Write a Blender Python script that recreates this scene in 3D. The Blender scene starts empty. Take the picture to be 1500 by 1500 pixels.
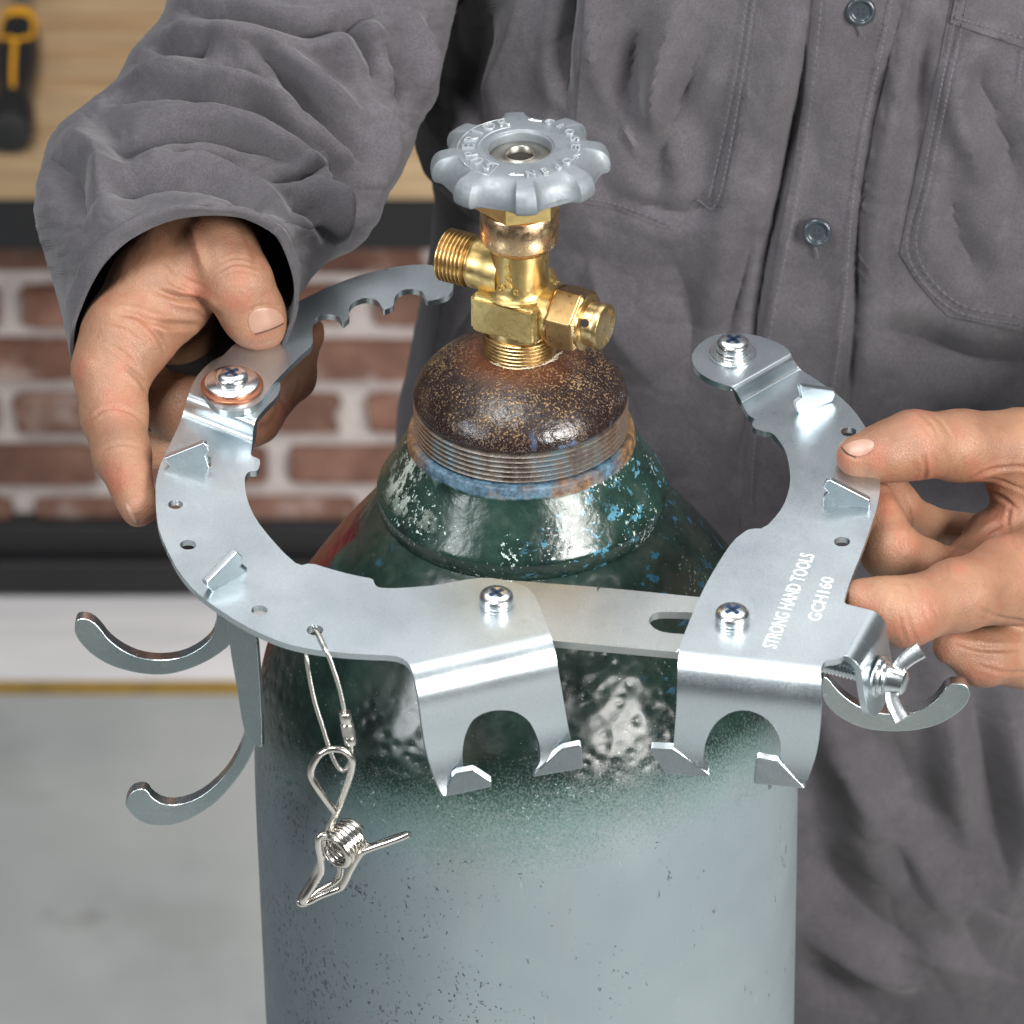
import bpy, bmesh, math, random
import numpy as np
from mathutils import Vector, Matrix, Euler
from mathutils.bvhtree import BVHTree
from mathutils.geometry import delaunay_2d_cdt
random.seed(7); rng = np.random.default_rng(11)
R = math.radians
MM = 0.001                      # everything below is authored in millimetres
scene = bpy.context.scene
COL = scene.collection

# ------------------------------------------------------------------ camera
PITCH = R(33.0); F = 8000.0; D0 = 2030.0
CP, SP = math.cos(PITCH), math.sin(PITCH)
FWD = Vector((0, CP, -SP)); UP = Vector((0, SP, CP)); RT = Vector((1, 0, 0))
TGT = Vector((-3.3, 0, -33.5))
CAM = TGT - FWD * D0
cd = bpy.data.cameras.new("camera"); cam = bpy.data.objects.new("camera", cd); COL.objects.link(cam)
cam.location = CAM * MM; cam.rotation_euler = (math.pi / 2 - PITCH, 0, 0)
cd.sensor_width = 36; cd.lens = 36 * F / 1500; cd.clip_start = 0.05; cd.clip_end = 60
cd.dof.use_dof = True; cd.dof.focus_distance = (D0 - 35) * MM; cd.dof.aperture_fstop = 18
scene.camera = cam
# ------------------------------------------------------------------ studio light
w = bpy.data.worlds.new("World"); scene.world = w; w.use_nodes = True
w.node_tree.nodes["Background"].inputs[0].default_value = (0.90, 0.95, 1.0, 1)
w.node_tree.nodes["Background"].inputs[1].default_value = 0.085
def area(name, loc, target, sx, sy, power, col):
    l = bpy.data.lights.new(name, 'AREA'); l.shape = 'RECTANGLE'; l.size = sx; l.size_y = sy
    l.energy = power; l.color = col
    o = bpy.data.objects.new(name, l); COL.objects.link(o); o.location = loc
    o.rotation_euler = (Vector(target) - Vector(loc)).to_track_quat('-Z', 'Y').to_euler()
    return o
area("softbox_right", (1.25, -1.32, 0.78), (0, 0, 0), 0.85, 0.85, 80, (1, 0.98, 0.95))
area("softbox_left", (-1.5, -1.05, 0.85), (0, 0, 0), 0.5, 0.75, 20, (0.93, 0.97, 1))
area("softbox_overhead", (0.1, 1.1, 2.3), (0, 0.5, -0.3), 2.8, 1.4, 38, (1, 1, 1))
area("added_top_key", (-0.45, -0.55, 1.75), (0, 0.05, 0), 0.6, 0.5, 36, (1, 1, 0.99))  # added key from above, put in to shade the undersides of cloth folds
scene.view_settings.view_transform = 'Standard'; scene.view_settings.look = 'None'
scene.view_settings.exposure = 0.0; scene.view_settings.gamma = 1.0
scene.cycles.max_bounces = 8; scene.cycles.use_denoising = True

# ------------------------------------------------------------------ photo geometry helpers (mm)
def ray(px, py):
    return FWD + RT * ((px - 750) / F) + UP * (-(py - 750) / F)
def Q(px, py, d=0.0):                      # point seen at a pixel, d mm beyond the tank's plane
    return CAM + ray(px, py) * (D0 + d)
def WY(px, py, Y):                         # on the upright plane y = Y
    r = ray(px, py); return CAM + r * ((Y - CAM.y) / r.y)
def WZ(px, py, z):
    r = ray(px, py); return CAM + r * ((z - CAM.z) / r.z)
KT = 0.07
NP = Vector((0, -KT, 1)).normalized()      # bracket plane normal
def U(px, py, h=0.0):                      # on the bracket plane raised by h
    r = ray(px, py); o = NP * h
    return CAM + r * ((o - CAM).dot(NP) / r.dot(NP))
CAMa = np.array(CAM); FWa, UPa, RTa = np.array(FWD), np.array(UP), np.array(RT)
def project(P):                            # (n,3) mm -> px, py, d
    q = np.asarray(P) - CAMa; D = q @ FWa
    return 750 + F * (q @ RTa) / D, 750 - F * (q @ UPa) / D, D - D0
def Qa(px, py, d):
    px = np.asarray(px, float); py = np.asarray(py, float); d = np.asarray(d, float)
    D = (D0 + d)[..., None]
    return CAMa + D * (FWa + RTa * ((px - 750) / F)[..., None] - UPa * ((py - 750) / F)[..., None])

# ------------------------------------------------------------------ object helpers
def thing(name, label, cat, loc=(0, 0, 0), group=None, rot=None):
    o = bpy.data.objects.new(name, None); COL.objects.link(o); o.empty_display_size = 0.01
    o.location = Vector(loc) * MM; o['label'] = label; o['category'] = cat
    if group: o['group'] = group
    o["_"] = 0; del o["_"]
    if rot: o.rotation_euler = rot
    return o
WORLD = {}
def abs_loc(o):
    v = Vector((0, 0, 0))
    while o is not None:
        v += o.location; o = o.parent
    return v
def link(name, me, mat, parent=None, origin=None):
    """mesh verts are in world mm; the object's origin is put at `origin` (world mm) or its parent's origin"""
    pl = abs_loc(parent) / MM if parent else Vector((0, 0, 0))
    og = Vector(origin) if origin is not None else pl
    M = Matrix.Scale(MM, 4) @ Matrix.Translation(-og)
    me.transform(M)
    o = bpy.data.objects.new(name, me); COL.objects.link(o)
    if parent: o.parent = parent
    o.location = (og - pl) * MM
    if mat:
        for m in (mat if isinstance(mat, (list, tuple)) else [mat]): me.materials.append(m)
    return o
def mesh(verts, faces, smooth=True, sharp=35):
    me = bpy.data.meshes.new("m"); me.from_pydata([tuple(v) for v in verts], [], faces); me.validate(); me.update()
    bm = bmesh.new(); bm.from_mesh(me); bmesh.ops.recalc_face_normals(bm, faces=bm.faces); bm.to_mesh(me); bm.free()
    if smooth:
        me.polygons.foreach_set("use_smooth", [True] * len(me.polygons))
        if sharp is not None: me.set_sharp_from_angle(angle=R(sharp))
    return me
def struct(o): o['kind'] = 'structure'; return o
def bevel(o, width, seg=2, ang=40):
    m = o.modifiers.new("bevel", 'BEVEL'); m.width = width * MM; m.segments = seg; m.limit_method = 'ANGLE'; m.angle_limit = R(ang)
    m.harden_normals = True
    return o
def copy_tree(o, parent=None):
    c = o.copy(); COL.objects.link(c); c.parent = parent
    for ch in o.children: copy_tree(ch, c)
    return c
def frame(origin, x, z):                   # matrix with local x, z axes
    z = Vector(z).normalized(); x = Vector(x); x = (x - z * x.dot(z)).normalized(); y = z.cross(x)
    return Matrix.Translation(Vector(origin)) @ Matrix((x, y, z)).transposed().to_4x4()
def lathe(prof, M=Matrix(), n=96, rfun=None, close=True):
    """revolve (r, z) profile about local z; rfun(theta, r, z) -> r"""
    V = []; Fc = []
    for (r, z) in prof:
        for k in range(n):
            t = 2 * math.pi * k / n; rr = rfun(t, r, z) if rfun else r
            V.append(M @ Vector((rr * math.cos(t), rr * math.sin(t), z)))
    for i in range(len(prof) - 1):
        for k in range(n):
            a = i * n + k; b = i * n + (k + 1) % n
            Fc.append((a, b, b + n, a + n))
    if close:
        Fc.append(tuple(reversed(range(n)))); m = (len(prof) - 1) * n; Fc.append(tuple(range(m, m + n)))
    return V, Fc
def tube(pts, rad, n=12, closed=False, caps=True, tw=0):
    P = [Vector(p) for p in pts]; m = len(P)
    rads = rad if isinstance(rad, (list, tuple, np.ndarray)) else [rad] * m
    V = []; Fc = []; nrm = None
    for i in range(m):
        a = P[(i - 1) % m] if (closed or i > 0) else P[0]; b = P[(i + 1) % m] if (closed or i < m - 1) else P[-1]
        t = (b - a).normalized()
        if nrm is None:
            nrm = t.orthogonal().normalized()
        nrm = (nrm - t * nrm.dot(t)).normalized(); bi = t.cross(nrm)
        for k in range(n):
            an = 2 * math.pi * k / n
            V.append(P[i] + (nrm * math.cos(an) + bi * math.sin(an)) * rads[i])
    for i in range(m if closed else m - 1):
        for k in range(n):
            a = i * n + k; b = i * n + (k + 1) % n; c = ((i + 1) % m) * n + (k + 1) % n; d = ((i + 1) % m) * n + k
            Fc.append((a, b, c, d))
    if caps and not closed:
        Fc.append(tuple(reversed(range(n)))); Fc.append(tuple(range((m - 1) * n, m * n)))
    return V, Fc
def merge(parts):
    V = []; Fc = []
    for v, f in parts:
        o = len(V); V += list(v); Fc += [tuple(i + o for i in q) for q in f]
    return V, Fc
def catmull(pts, per=8, closed=False):
    P = [Vector(p) for p in pts]; n = len(P); out = []
    rngi = range(n) if closed else range(n - 1)
    for i in rngi:
        p0 = P[(i - 1) % n] if closed or i > 0 else P[0] * 2 - P[1]
        p1 = P[i]; p2 = P[(i + 1) % n]
        p3 = P[(i + 2) % n] if closed or i < n - 2 else P[-1] * 2 - P[-2]
        for k in range(per):
            t = k / per
            out.append(0.5 * ((2 * p1) + (p2 - p0) * t + (2 * p0 - 5 * p1 + 4 * p2 - p3) * t * t + (3 * p1 - p0 - 3 * p2 + p3) * t ** 3))
    if not closed: out.append(P[-1])
    return out
def box(x0, x1, y0, y1, z0, z1):
    V = [Vector((x, y, z)) for z in (z0, z1) for y in (y0, y1) for x in (x0, x1)]
    return V, [(0, 2, 3, 1), (4, 5, 7, 6), (0, 1, 5, 4), (2, 6, 7, 3), (0, 4, 6, 2), (1, 3, 7, 5)]

# ------------------------------------------------------------------ materials
def S(c):                                  # sRGB 0-255 -> linear
    return tuple((x / 255 / 12.92) if x / 255 <= 0.04045 else ((x / 255 + 0.055) / 1.055) ** 2.4 for x in c) + (1,)
class Mat:
    def __init__(s, name, col=(0.5, 0.5, 0.5, 1), rough=0.5, metal=0.0, **kw):
        s.m = bpy.data.materials.new(name); s.m.use_nodes = True; s.nt = s.m.node_tree; s.N = s.nt.nodes
        s.b = s.N["Principled BSDF"]; s.set(s.b, "Base Color", col); s.set(s.b, "Roughness", rough); s.set(s.b, "Metallic", metal)
        for k, v in kw.items(): s.set(s.b, k.replace('_', ' '), v)
        s.co = None
    def set(s, node, key, v):
        i = node.inputs[key]
        if hasattr(v, 'is_linked') or isinstance(v, bpy.types.NodeSocket): s.nt.links.new(v, i)
        else: i.default_value = v
    def coord(s, kind='Object'):
        if s.co is None: s.co = s.N.new("ShaderNodeTexCoord")
        return s.co.outputs[kind]
    def mapping(s, scale=(1, 1, 1), vec=None, loc=(0, 0, 0), rot=(0, 0, 0)):
        n = s.N.new("ShaderNodeMapping"); n.inputs['Scale'].default_value = scale; n.inputs['Location'].default_value = loc; n.inputs['Rotation'].default_value = rot
        s.nt.links.new(vec or s.coord(), n.inputs[0]); return n.outputs[0]
    def noise(s, scale, detail=4, rough=0.55, vec=None, dist=0, color=False):
        n = s.N.new("ShaderNodeTexNoise"); n.inputs['Scale'].default_value = scale; n.inputs['Detail'].default_value = detail
        n.inputs['Roughness'].default_value = rough; n.inputs['Distortion'].default_value = dist
        s.nt.links.new(vec or s.coord(), n.inputs['Vector']); return n.outputs['Color' if color else 'Fac']
    def voro(s, scale, feat='F1', vec=None, out='Distance', rnd=1, smooth=None):
        n = s.N.new("ShaderNodeTexVoronoi"); n.feature = feat; n.inputs['Scale'].default_value = scale; n.inputs['Randomness'].default_value = rnd
        s.nt.links.new(vec or s.coord(), n.inputs['Vector']); return n.outputs[out]
    def ramp(s, fac, stops, interp='LINEAR'):
        n = s.N.new("ShaderNodeValToRGB"); n.color_ramp.interpolation = interp; e = n.color_ramp.elements
        while len(e) > 1: e.remove(e[0])
        for i, (p, c) in enumerate(stops):
            if not isinstance(c, (tuple, list)): c = (c, c, c, 1)
            q = e[0] if i == 0 else e.new(p)
            q.position = p; q.color = c
        s.nt.links.new(fac, n.inputs[0]); return n.outputs[0]
    def mix(s, fac, a, b, mode='MIX'):
        n = s.N.new("ShaderNodeMix"); n.data_type = 'RGBA'; n.blend_type = mode
        s.set(n, 0, fac) if not isinstance(fac, (int, float)) else setattr(n.inputs[0], 'default_value', fac)
        for idx, v in ((6, a), (7, b)):
            if isinstance(v, bpy.types.NodeSocket): s.nt.links.new(v, n.inputs[idx])
            else: n.inputs[idx].default_value = v if len(v) == 4 else (*v, 1)
        return n.outputs[2]
    def math(s, op, a, b=0.0, c=0.0, clamp=False):
        n = s.N.new("ShaderNodeMath"); n.operation = op; n.use_clamp = clamp
        for i, v in enumerate((a, b, c)):
            if isinstance(v, bpy.types.NodeSocket): s.nt.links.new(v, n.inputs[i])
            else: n.inputs[i].default_value = v
        return n.outputs[0]
    def xyz(s, vec=None):
        n = s.N.new("ShaderNodeSeparateXYZ"); s.nt.links.new(vec or s.coord(), n.inputs[0]); return n.outputs
    def rmap(s, v, a, b, c=0.0, d=1.0):
        n = s.N.new("ShaderNodeMapRange"); n.clamp = True
        s.nt.links.new(v, n.inputs[0]); n.inputs[1].default_value = a; n.inputs[2].default_value = b; n.inputs[3].default_value = c; n.inputs[4].default_value = d
        return n.outputs[0]
    def bump(s, h, dist_mm, strength=1.0, nrm=None):
        n = s.N.new("ShaderNodeBump"); n.inputs['Strength'].default_value = strength; n.inputs['Distance'].default_value = dist_mm * MM
        s.nt.links.new(h, n.inputs['Height'])
        if nrm: s.nt.links.new(nrm, n.inputs['Normal'])
        s.nt.links.new(n.outputs[0], s.b.inputs['Normal']); return n.outputs[0]

# zinc plated sheet
def zinc(name, tint=(0.60, 0.66, 0.69, 1), r0=0.27, r1=0.41):
    z = Mat(name, tint, 0.3, 1.0)
    n1 = z.noise(14, 5, 0.6); n2 = z.noise(420, 4, 0.7); n3 = z.noise(1500, 2, 0.6)
    col = z.mix(z.ramp(n1, [(0.35, 0), (0.7, 1)]), (tint[0] * .90, tint[1] * .93, tint[2] * .95, 1), tint)
    warm = z.ramp(z.noise(9, 2, 0.5, z.mapping((1, 1, 1), None, (3.1, 1.7, 0))), [(0.55, 0), (0.72, 1)])
    col = z.mix(z.math('MULTIPLY', warm, 0.22), col, (0.74, 0.70, 0.60, 1))
    speck = z.ramp(n3, [(0.40, 0.72), (0.6, 1.0)])
    col = z.mix(0.30, col, speck, 'MULTIPLY')
    ln = z.noise(260, 3, .7, z.mapping((1, .05, 1), None, (0, 0, 0), (0, 0, .7))); ln2 = z.noise(300, 3, .7, z.mapping((.04, 1, 1), None, (0, 0, 0), (0, 0, .3)))
    scr = z.math('MULTIPLY', z.math('MAXIMUM', z.rmap(ln, .70, .74), z.rmap(ln2, .70, .74)), z.rmap(z.noise(25, 2), .45, .6))
    col = z.mix(z.math('MULTIPLY', scr, .5), col, (0.92, 0.95, 0.97, 1))
    z.set(z.b, "Base Color", col)
    z.set(z.b, "Roughness", z.rmap(z.math('ADD', z.math('MULTIPLY', n1, 0.7), z.math('MULTIPLY', n3, 0.3)), 0.35, 0.65, r0, r1))
    z.bump(z.math('ADD', n3, z.math('MULTIPLY', n2, .3)), 0.03, 0.3)
    return z.m
ZINC = zinc("zinc_sheet")
ZINCW = zinc("zinc_worn_strap", (0.52, 0.54, 0.53, 1), 0.26, 0.46)
ZINCP = zinc("zinc_bright", (0.86, 0.89, 0.90, 1), 0.18, 0.3)
ZINCD = zinc("zinc_hook", (0.44, 0.51, 0.52, 1), 0.30, 0.46)
def brass(name, col, rough=0.25, cast=0.0):
    b = Mat(name, col, rough, 1.0)
    n1 = b.noise(60, 4); n2 = b.noise(600, 3, 0.6)
    c = b.mix(b.ramp(n1, [(0.35, 0), (0.65, 1)]), (col[0] * .75, col[1] * .70, col[2] * .6, 1), col)
    tn = b.ramp(b.noise(170, 5, .7), [(.52, 0), (.66, 1)]); c = b.mix(b.math('MULTIPLY', tn, .45), c, (col[0] * .5, col[1] * .45, col[2] * .38, 1))
    b.set(b.b, "Base Color", c); b.set(b.b, "Roughness", b.rmap(n2, 0.3, 0.7, rough - .07, rough + .1))
    b.bump(n2, 0.06 + cast, 0.4 + cast)
    return b.m
BRASS = brass("cast_brass", (0.70, 0.53, 0.23, 1), 0.36)
BRASSC = brass("rough_brass", (0.62, 0.48, 0.22, 1), 0.42, 0.5)
BRASST = brass("turned_brass", (0.66, 0.48, 0.24, 1), 0.32)
BRASSD = brass("nut_brass", (0.46, 0.31, 0.15, 1), 0.32)
# ------------------------------------------------------------------ the setting
ZF = -1000.0
fl = Mat("painted_concrete", S((150, 152, 151)), 0.6)
a = fl.noise(1.7, 5, 0.6); bb = fl.noise(13, 5, 0.6)
c = fl.mix(fl.ramp(a, [(0.35, 0), (0.65, 1)]), S((156, 160, 160)), S((184, 185, 182)))
spots = fl.ramp(fl.noise(9, 3, 0.5, fl.mapping((1, 1, 1), None, (0.3, 0.9, 0))), [(0.62, 0), (0.74, 1)])
c = fl.mix(fl.math('MULTIPLY', spots, 0.8), c, S((104, 102, 100)))
c = fl.mix(fl.math('MULTIPLY', fl.ramp(fl.noise(5.5, 4, .6), [(.52, 0), (.68, 1)]), .4), c, S((128, 128, 126)))
c = fl.mix(0.25, c, fl.ramp(bb, [(0.3, 0.6), (0.7, 1.0)]), 'MULTIPLY')
fl.set(fl.b, "Base Color", c); fl.bump(bb, 0.4, 0.3)
def sheet(name, x0, x1, y0, y1, z, mat):
    V, Fc = box(x0, x1, y0, y1, z - 4, z); return struct(link(name, mesh(V, Fc, False), mat, None, ((x0 + x1) / 2, (y0 + y1) / 2, z)))
YW = 1400.0                                   # face of the brick wall
ystripe0 = WZ(0, 1018, ZF).y; ystripe1 = WZ(0, 1004, ZF).y
V, Fc = box(-4000, 4000, -3500, 4000, ZF - 60, ZF)
struct(link("floor", mesh(V, Fc, False), fl.m, None, (0, 0, ZF)))
yl = Mat("yellow_floor_paint", S((178, 142, 52)), 0.55)
yl.set(yl.b, "Base Color", yl.mix(yl.ramp(yl.noise(30, 4), [(0.4, 0), (0.7, 1)]), S((160, 128, 58)), S((132, 108, 58))))
sheet("floor_stripe", -2500, 2500, ystripe0, ystripe1, ZF + 4, yl.m)
lt = Mat("light_floor_paint", S((222, 220, 220)), 0.6)
nn = lt.noise(6, 4, .5, lt.mapping((1, 8, 1)))
lt.set(lt.b, "Base Color", lt.mix(lt.ramp(nn, [(0.35, 0), (0.65, 1)]), S((208, 206, 207)), S((230, 228, 228))))
sheet("floor_border", -2500, 2500, ystripe1, YW - 4, ZF + 4, lt.m)

# brick wall with a black plinth
zpl = WY(0, 768, YW - 14).z; ztop = WY(0, 360, YW).z
br = Mat("brick", S((120, 86, 72)), 0.85)
oi = br.N.new("ShaderNodeObjectInfo"); comb = br.N.new("ShaderNodeVectorMath"); comb.operation = 'ADD'
sc_ = br.N.new("ShaderNodeVectorMath"); sc_.operation = 'SCALE'; sc_.inputs[3].default_value = 9.0
br.nt.links.new(oi.outputs['Random'], sc_.inputs[0]); br.nt.links.new(br.coord(), comb.inputs[0]); br.nt.links.new(sc_.outputs[0], comb.inputs[1])
n1 = br.noise(18, 5, .65, comb.outputs[0]); n2 = br.noise(160, 4, .6, comb.outputs[0])
c = br.ramp(n1, [(0.3, S((84, 54, 44))), (0.5, S((118, 80, 66))), (0.7, S((152, 114, 98)))])
c = br.mix(br.rmap(oi.outputs['Random'], 0, 1, 0.0, 0.5), c, S((118, 98, 86)))
eff = br.ramp(br.noise(26, 4, .6, comb.outputs[0]), [(0.56, 0), (0.72, 1)])
c = br.mix(br.math('MULTIPLY', eff, .45), c, S((200, 186, 180)))
br.set(br.b, "Base Color", c); br.bump(br.math('ADD', n1, n2), 1.2, 0.7)
mo = Mat("mortar", S((200, 190, 190)), 0.9); n2 = mo.noise(120, 4)
mo.set(mo.b, "Base Color", mo.mix(n2, S((170, 158, 154)), S((214, 204, 200)))); mo.bump(n2, 1.5, 0.7)
wall = thing("brick_wall", "low red brown brick wall with wide pale mortar joints under the workbench", "wall", (-250, YW, ZF))
V, Fc = box(-1100, 900, YW + 3, YW + 90, ZF + 1, ztop); link("mortar", mesh(V, Fc, False), mo.m, wall)
px2 = 1 / (F / ((WY(0, 560, YW) - CAM).dot(FWD)))
L = 228 * px2; Hb = 56 * px2 / CP; PX = 255 * px2; PZ = 77.0 * px2 / CP
BME = []
for var in range(6):
    r_ = random.Random(50 + var); n_ = 34; ring0 = []; ring1 = []
    for k in range(n_):
        t = 2 * math.pi * k / n_; cx_, sz_ = math.cos(t), math.sin(t)
        ex = L / 2 * math.copysign(abs(cx_) ** .22, cx_); ez = Hb / 2 * math.copysign(abs(sz_) ** .3, sz_)
        ch = r_.uniform(-1, 1) * 1.3 + (r_.uniform(2, 5) if r_.random() < .10 else 0)
        q = 1 - ch / math.hypot(ex, ez); ring0.append((ex * q, ez * q)); ring1.append((ex * q * .955, ez * q * .88))
    V = [(x_, 10, z_) for x_, z_ in ring0] + [(x_, -3.5, z_) for x_, z_ in ring0] + [(x_, -6 + r_.uniform(-.5, .5), z_) for x_, z_ in ring1]
    Fc = [(i, (i + 1) % n_, n_ + (i + 1) % n_, n_ + i) for i in range(n_)] + [(n_ + i, n_ + (i + 1) % n_, 2 * n_ + (i + 1) % n_, 2 * n_ + i) for i in range(n_)] + [tuple(range(2 * n_, 3 * n_))]
    m_ = mesh([Vector(v) * MM for v in V], Fc, False); m_.name = "brick"; m_.materials.append(br.m); BME.append(m_)
z0 = WY(0, 446, YW).z; wl = abs_loc(wall)
for row in range(-1, 5):
    xo = WY([138, 23, 138, 10, 150, 25][row + 1] + 13, 560, YW).x + L / 2
    z = z0 - row * PZ
    zc = z
    for k in range(-6, 7):
        o = bpy.data.objects.new("brick", random.choice(BME)); COL.objects.link(o); o.parent = wall
        o.location = Vector((xo + k * PX + random.uniform(-2, 2), YW + random.uniform(-1.5, 1.5), zc + random.uniform(-1, 1))) * MM - wl
        o.rotation_euler = (0, random.uniform(-.008, .008), random.uniform(-.006, .006))
        o.scale = (random.uniform(.96, 1.01), 1, random.uniform(.94, 1.02))
        if zc - Hb / 2 < zpl - 6: o.scale[2] *= 1.0
blk = Mat("black_plinth", S((26, 26, 28)), 0.5); blk.set(blk.b, "Base Color", blk.mix(blk.noise(20, 4), S((18, 18, 20)), S((36, 36, 39))))
V, Fc = box(-1100, 900, YW - 16, YW + 2, ZF + 6, zpl); bevel(link("plinth", mesh(V, Fc, False), blk.m, wall), 2)
zq = zpl - 0.42 * (zpl - ZF)
V, Fc = box(-1100, 900, YW - 26, YW - 16.5, ZF + 6, zq); bevel(link("plinth_rail", mesh(V, Fc, False), blk.m, wall), 2)

# workbench
YB = YW - 70
wb = thing("workbench", "wooden butcher block workbench top on a black steel frame behind the man", "workbench", (-250, YB, ZF))
zt = WY(0, 228, YB).z; zb = WY(0, 292, YB).z; zc = WY(0, 367, YB + 4).z
wd = Mat("beech_boards", S((196, 160, 118)), 0.5)
oi = wd.N.new("ShaderNodeObjectInfo")
sc_ = wd.N.new("ShaderNodeVectorMath"); sc_.operation = 'SCALE'; sc_.inputs[3].default_value = 7.0
comb = wd.N.new("ShaderNodeVectorMath"); comb.operation = 'ADD'
wd.nt.links.new(oi.outputs['Random'], sc_.inputs[0]); wd.nt.links.new(wd.coord(), comb.inputs[0]); wd.nt.links.new(sc_.outputs[0], comb.inputs[1])
n1 = wd.noise(9, 5, .6, wd.mapping((1, 14, 14), comb.outputs[0]), .4)
c = wd.ramp(n1, [(0.3, S((128, 100, 70))), (0.5, S((166, 134, 98))), (0.7, S((192, 162, 124)))])
c = wd.mix(wd.rmap(oi.outputs['Random'], 0, 1, 0, .8), c, wd.mix(n1, S((150, 118, 88)), S((200, 178, 142))))
wd.set(wd.b, "Base Color", c); wd.bump(n1, .3, .4)
bw = 21.0; row = 0; y = YB
while y < YB + 620:
    x = -1000 + random.uniform(-200, 0)
    while x < 700:
        l = random.uniform(170, 330)
        V, Fc = box(x + .1, x + l - .1, y + .12, y + bw - .12, zb, zt + random.uniform(-.08, .08))
        bevel(link("board", mesh(V, Fc, False), wd.m, wb, (x + l / 2, y + bw / 2, zt)), .25, 1)
        x += l
    y += bw; row += 1
V, Fc = box(-1000, 700, YB + 4, YB + 50, zc, zb - .5); bevel(link("frame_rail", mesh(V, Fc, False), blk.m, wb), 2)
for x in (-980, 640):
    V, Fc = box(x, x + 50, YB + 5, YB + 49, ZF + 6, zc - .5); bevel(link("leg", mesh(V, Fc, False), blk.m, wb), 2)

# screwdriver lying on the bench, handle towards the viewer
sd = Mat("handle_rubber", S((30, 30, 31)), 0.45); sy = Mat("handle_yellow", S((226, 160, 24)), 0.4); ss = Mat("tool_steel", S((170, 178, 188)), 0.3, 0.9)
RH = 15.0; hx = WZ(14, 205, zt + RH); tdir = (WZ(36, -60, zt + RH) - hx); tdir.z = 0; tdir.normalize()
base = WZ(14, 200, zt + RH)
scr = thing("screwdriver", "large black and yellow handled screwdriver lying on the wooden bench top", "screwdriver", (base.x, base.y, zt + .5))
Mh = frame(base, (0, 0, 1), tdir)
Lh = (WZ(36, 22, zt + RH) - base).length
prof = [(.1, 0), (8, 0.3), (13.5, 3), (15, 8), (14.8, Lh * .20), (11.6, Lh * .30), (11.5, Lh * .38), (14.5, Lh * .55), (14.6, Lh * .72), (13, Lh * .86), (.1, Lh * .861)]
link("grip", mesh(*lathe(prof, Mh, 40)), sd.m, scr)
prof = [(.1, Lh * .85), (12.8, Lh * .85), (13.6, Lh * .88), (12, Lh * .95), (7.5, Lh * .985), (.1, Lh * .99)]
link("collar", mesh(*lathe(prof, Mh, 40)), sy.m, scr)
link("blade", mesh(*lathe([(.1, Lh * .97), (6, Lh * .97), (6, Lh * 2), (2, Lh * 2.05), (.1, Lh * 2.06)], Mh, 24)), ss.m, scr)
def inlay(pts, wdt):
    V = []; 
    P = catmull([Vector(p) for p in pts], 6)
    for (ang, zz, _) in [tuple(p) for p in P]:
        r = np.interp(zz, [q[1] / Lh for q in [(0, 0), (13.5, 3), (15, 8), (14.8, Lh * .2), (11.6, Lh * .3), (11.5, Lh * .38), (14.5, Lh * .55), (14.6, Lh * .72), (13, Lh * .86)]], [0, 13.5, 15, 14.8, 11.6, 11.5, 14.5, 14.6, 13]) - wdt * .45
        V.append(Mh @ Vector((r * math.cos(ang), r * math.sin(ang), zz * Lh)))
    return tube(V, wdt, 10)
link("inlay", mesh(*merge([inlay([(-.9, .86, 0), (-.85, .72, 0), (-.5, .66, 0), (-.05, .62, 0), (0, .40, 0), (.1, .25, 0)], 1.9),
                           inlay([(.9, .86, 0), (.85, .72, 0), (.5, .66, 0), (0, .62, 0)], 1.9)])), sy.m, scr)
# ------------------------------------------------------------------ gas cylinder
TB = (0, 0, ZF + 5)
tank = thing("gas_cylinder", "worn steel gas cylinder, dark green shoulder over blue grey barrel, brass valve on top", "gas cylinder", TB)
RB = 104.2
# barrel + shoulder
prof = [(0.1, ZF + 5), (88, ZF + 5), (98, ZF + 9), (103, ZF + 18), (RB, ZF + 34)]
prof += [(RB, z) for z in np.linspace(ZF + 60, -175, 30)]
sh = [(104.0, -150), (103.2, -128), (101, -110), (97.5, -96), (92, -83), (86, -73), (79.5, -63), (73, -54), (66.5, -45.5), (60, -37.5), (54, -30.5), (48, -25.5)]
cs = catmull([Vector((r, z, 0)) for r, z in [(RB, -175)] + sh], 6)
prof += [(p.x, p.y) for p in cs[1:]] + [(.1, -25)]
tk = Mat("cylinder_paint", rough=0.35)
x, y, z = tk.xyz(tk.mapping((1, 1, 1), None, (0, 0, (ZF + 5) * MM)))       # z now in scene metres
geo = tk.N.new("ShaderNodeNewGeometry")
n_big = tk.noise(12, 5, .6); n_mid = tk.noise(60, 5, .65); n_fine = tk.noise(1100, 4, .75)
rad = tk.math('SQRT', tk.math('ADD', tk.math('MULTIPLY', x, x), tk.math('MULTIPLY', y, y)))
front = tk.math('DIVIDE', tk.math('MULTIPLY', y, -1), rad)                 # 1 facing the viewer
sx = tk.math('DIVIDE', x, rad)
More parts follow.
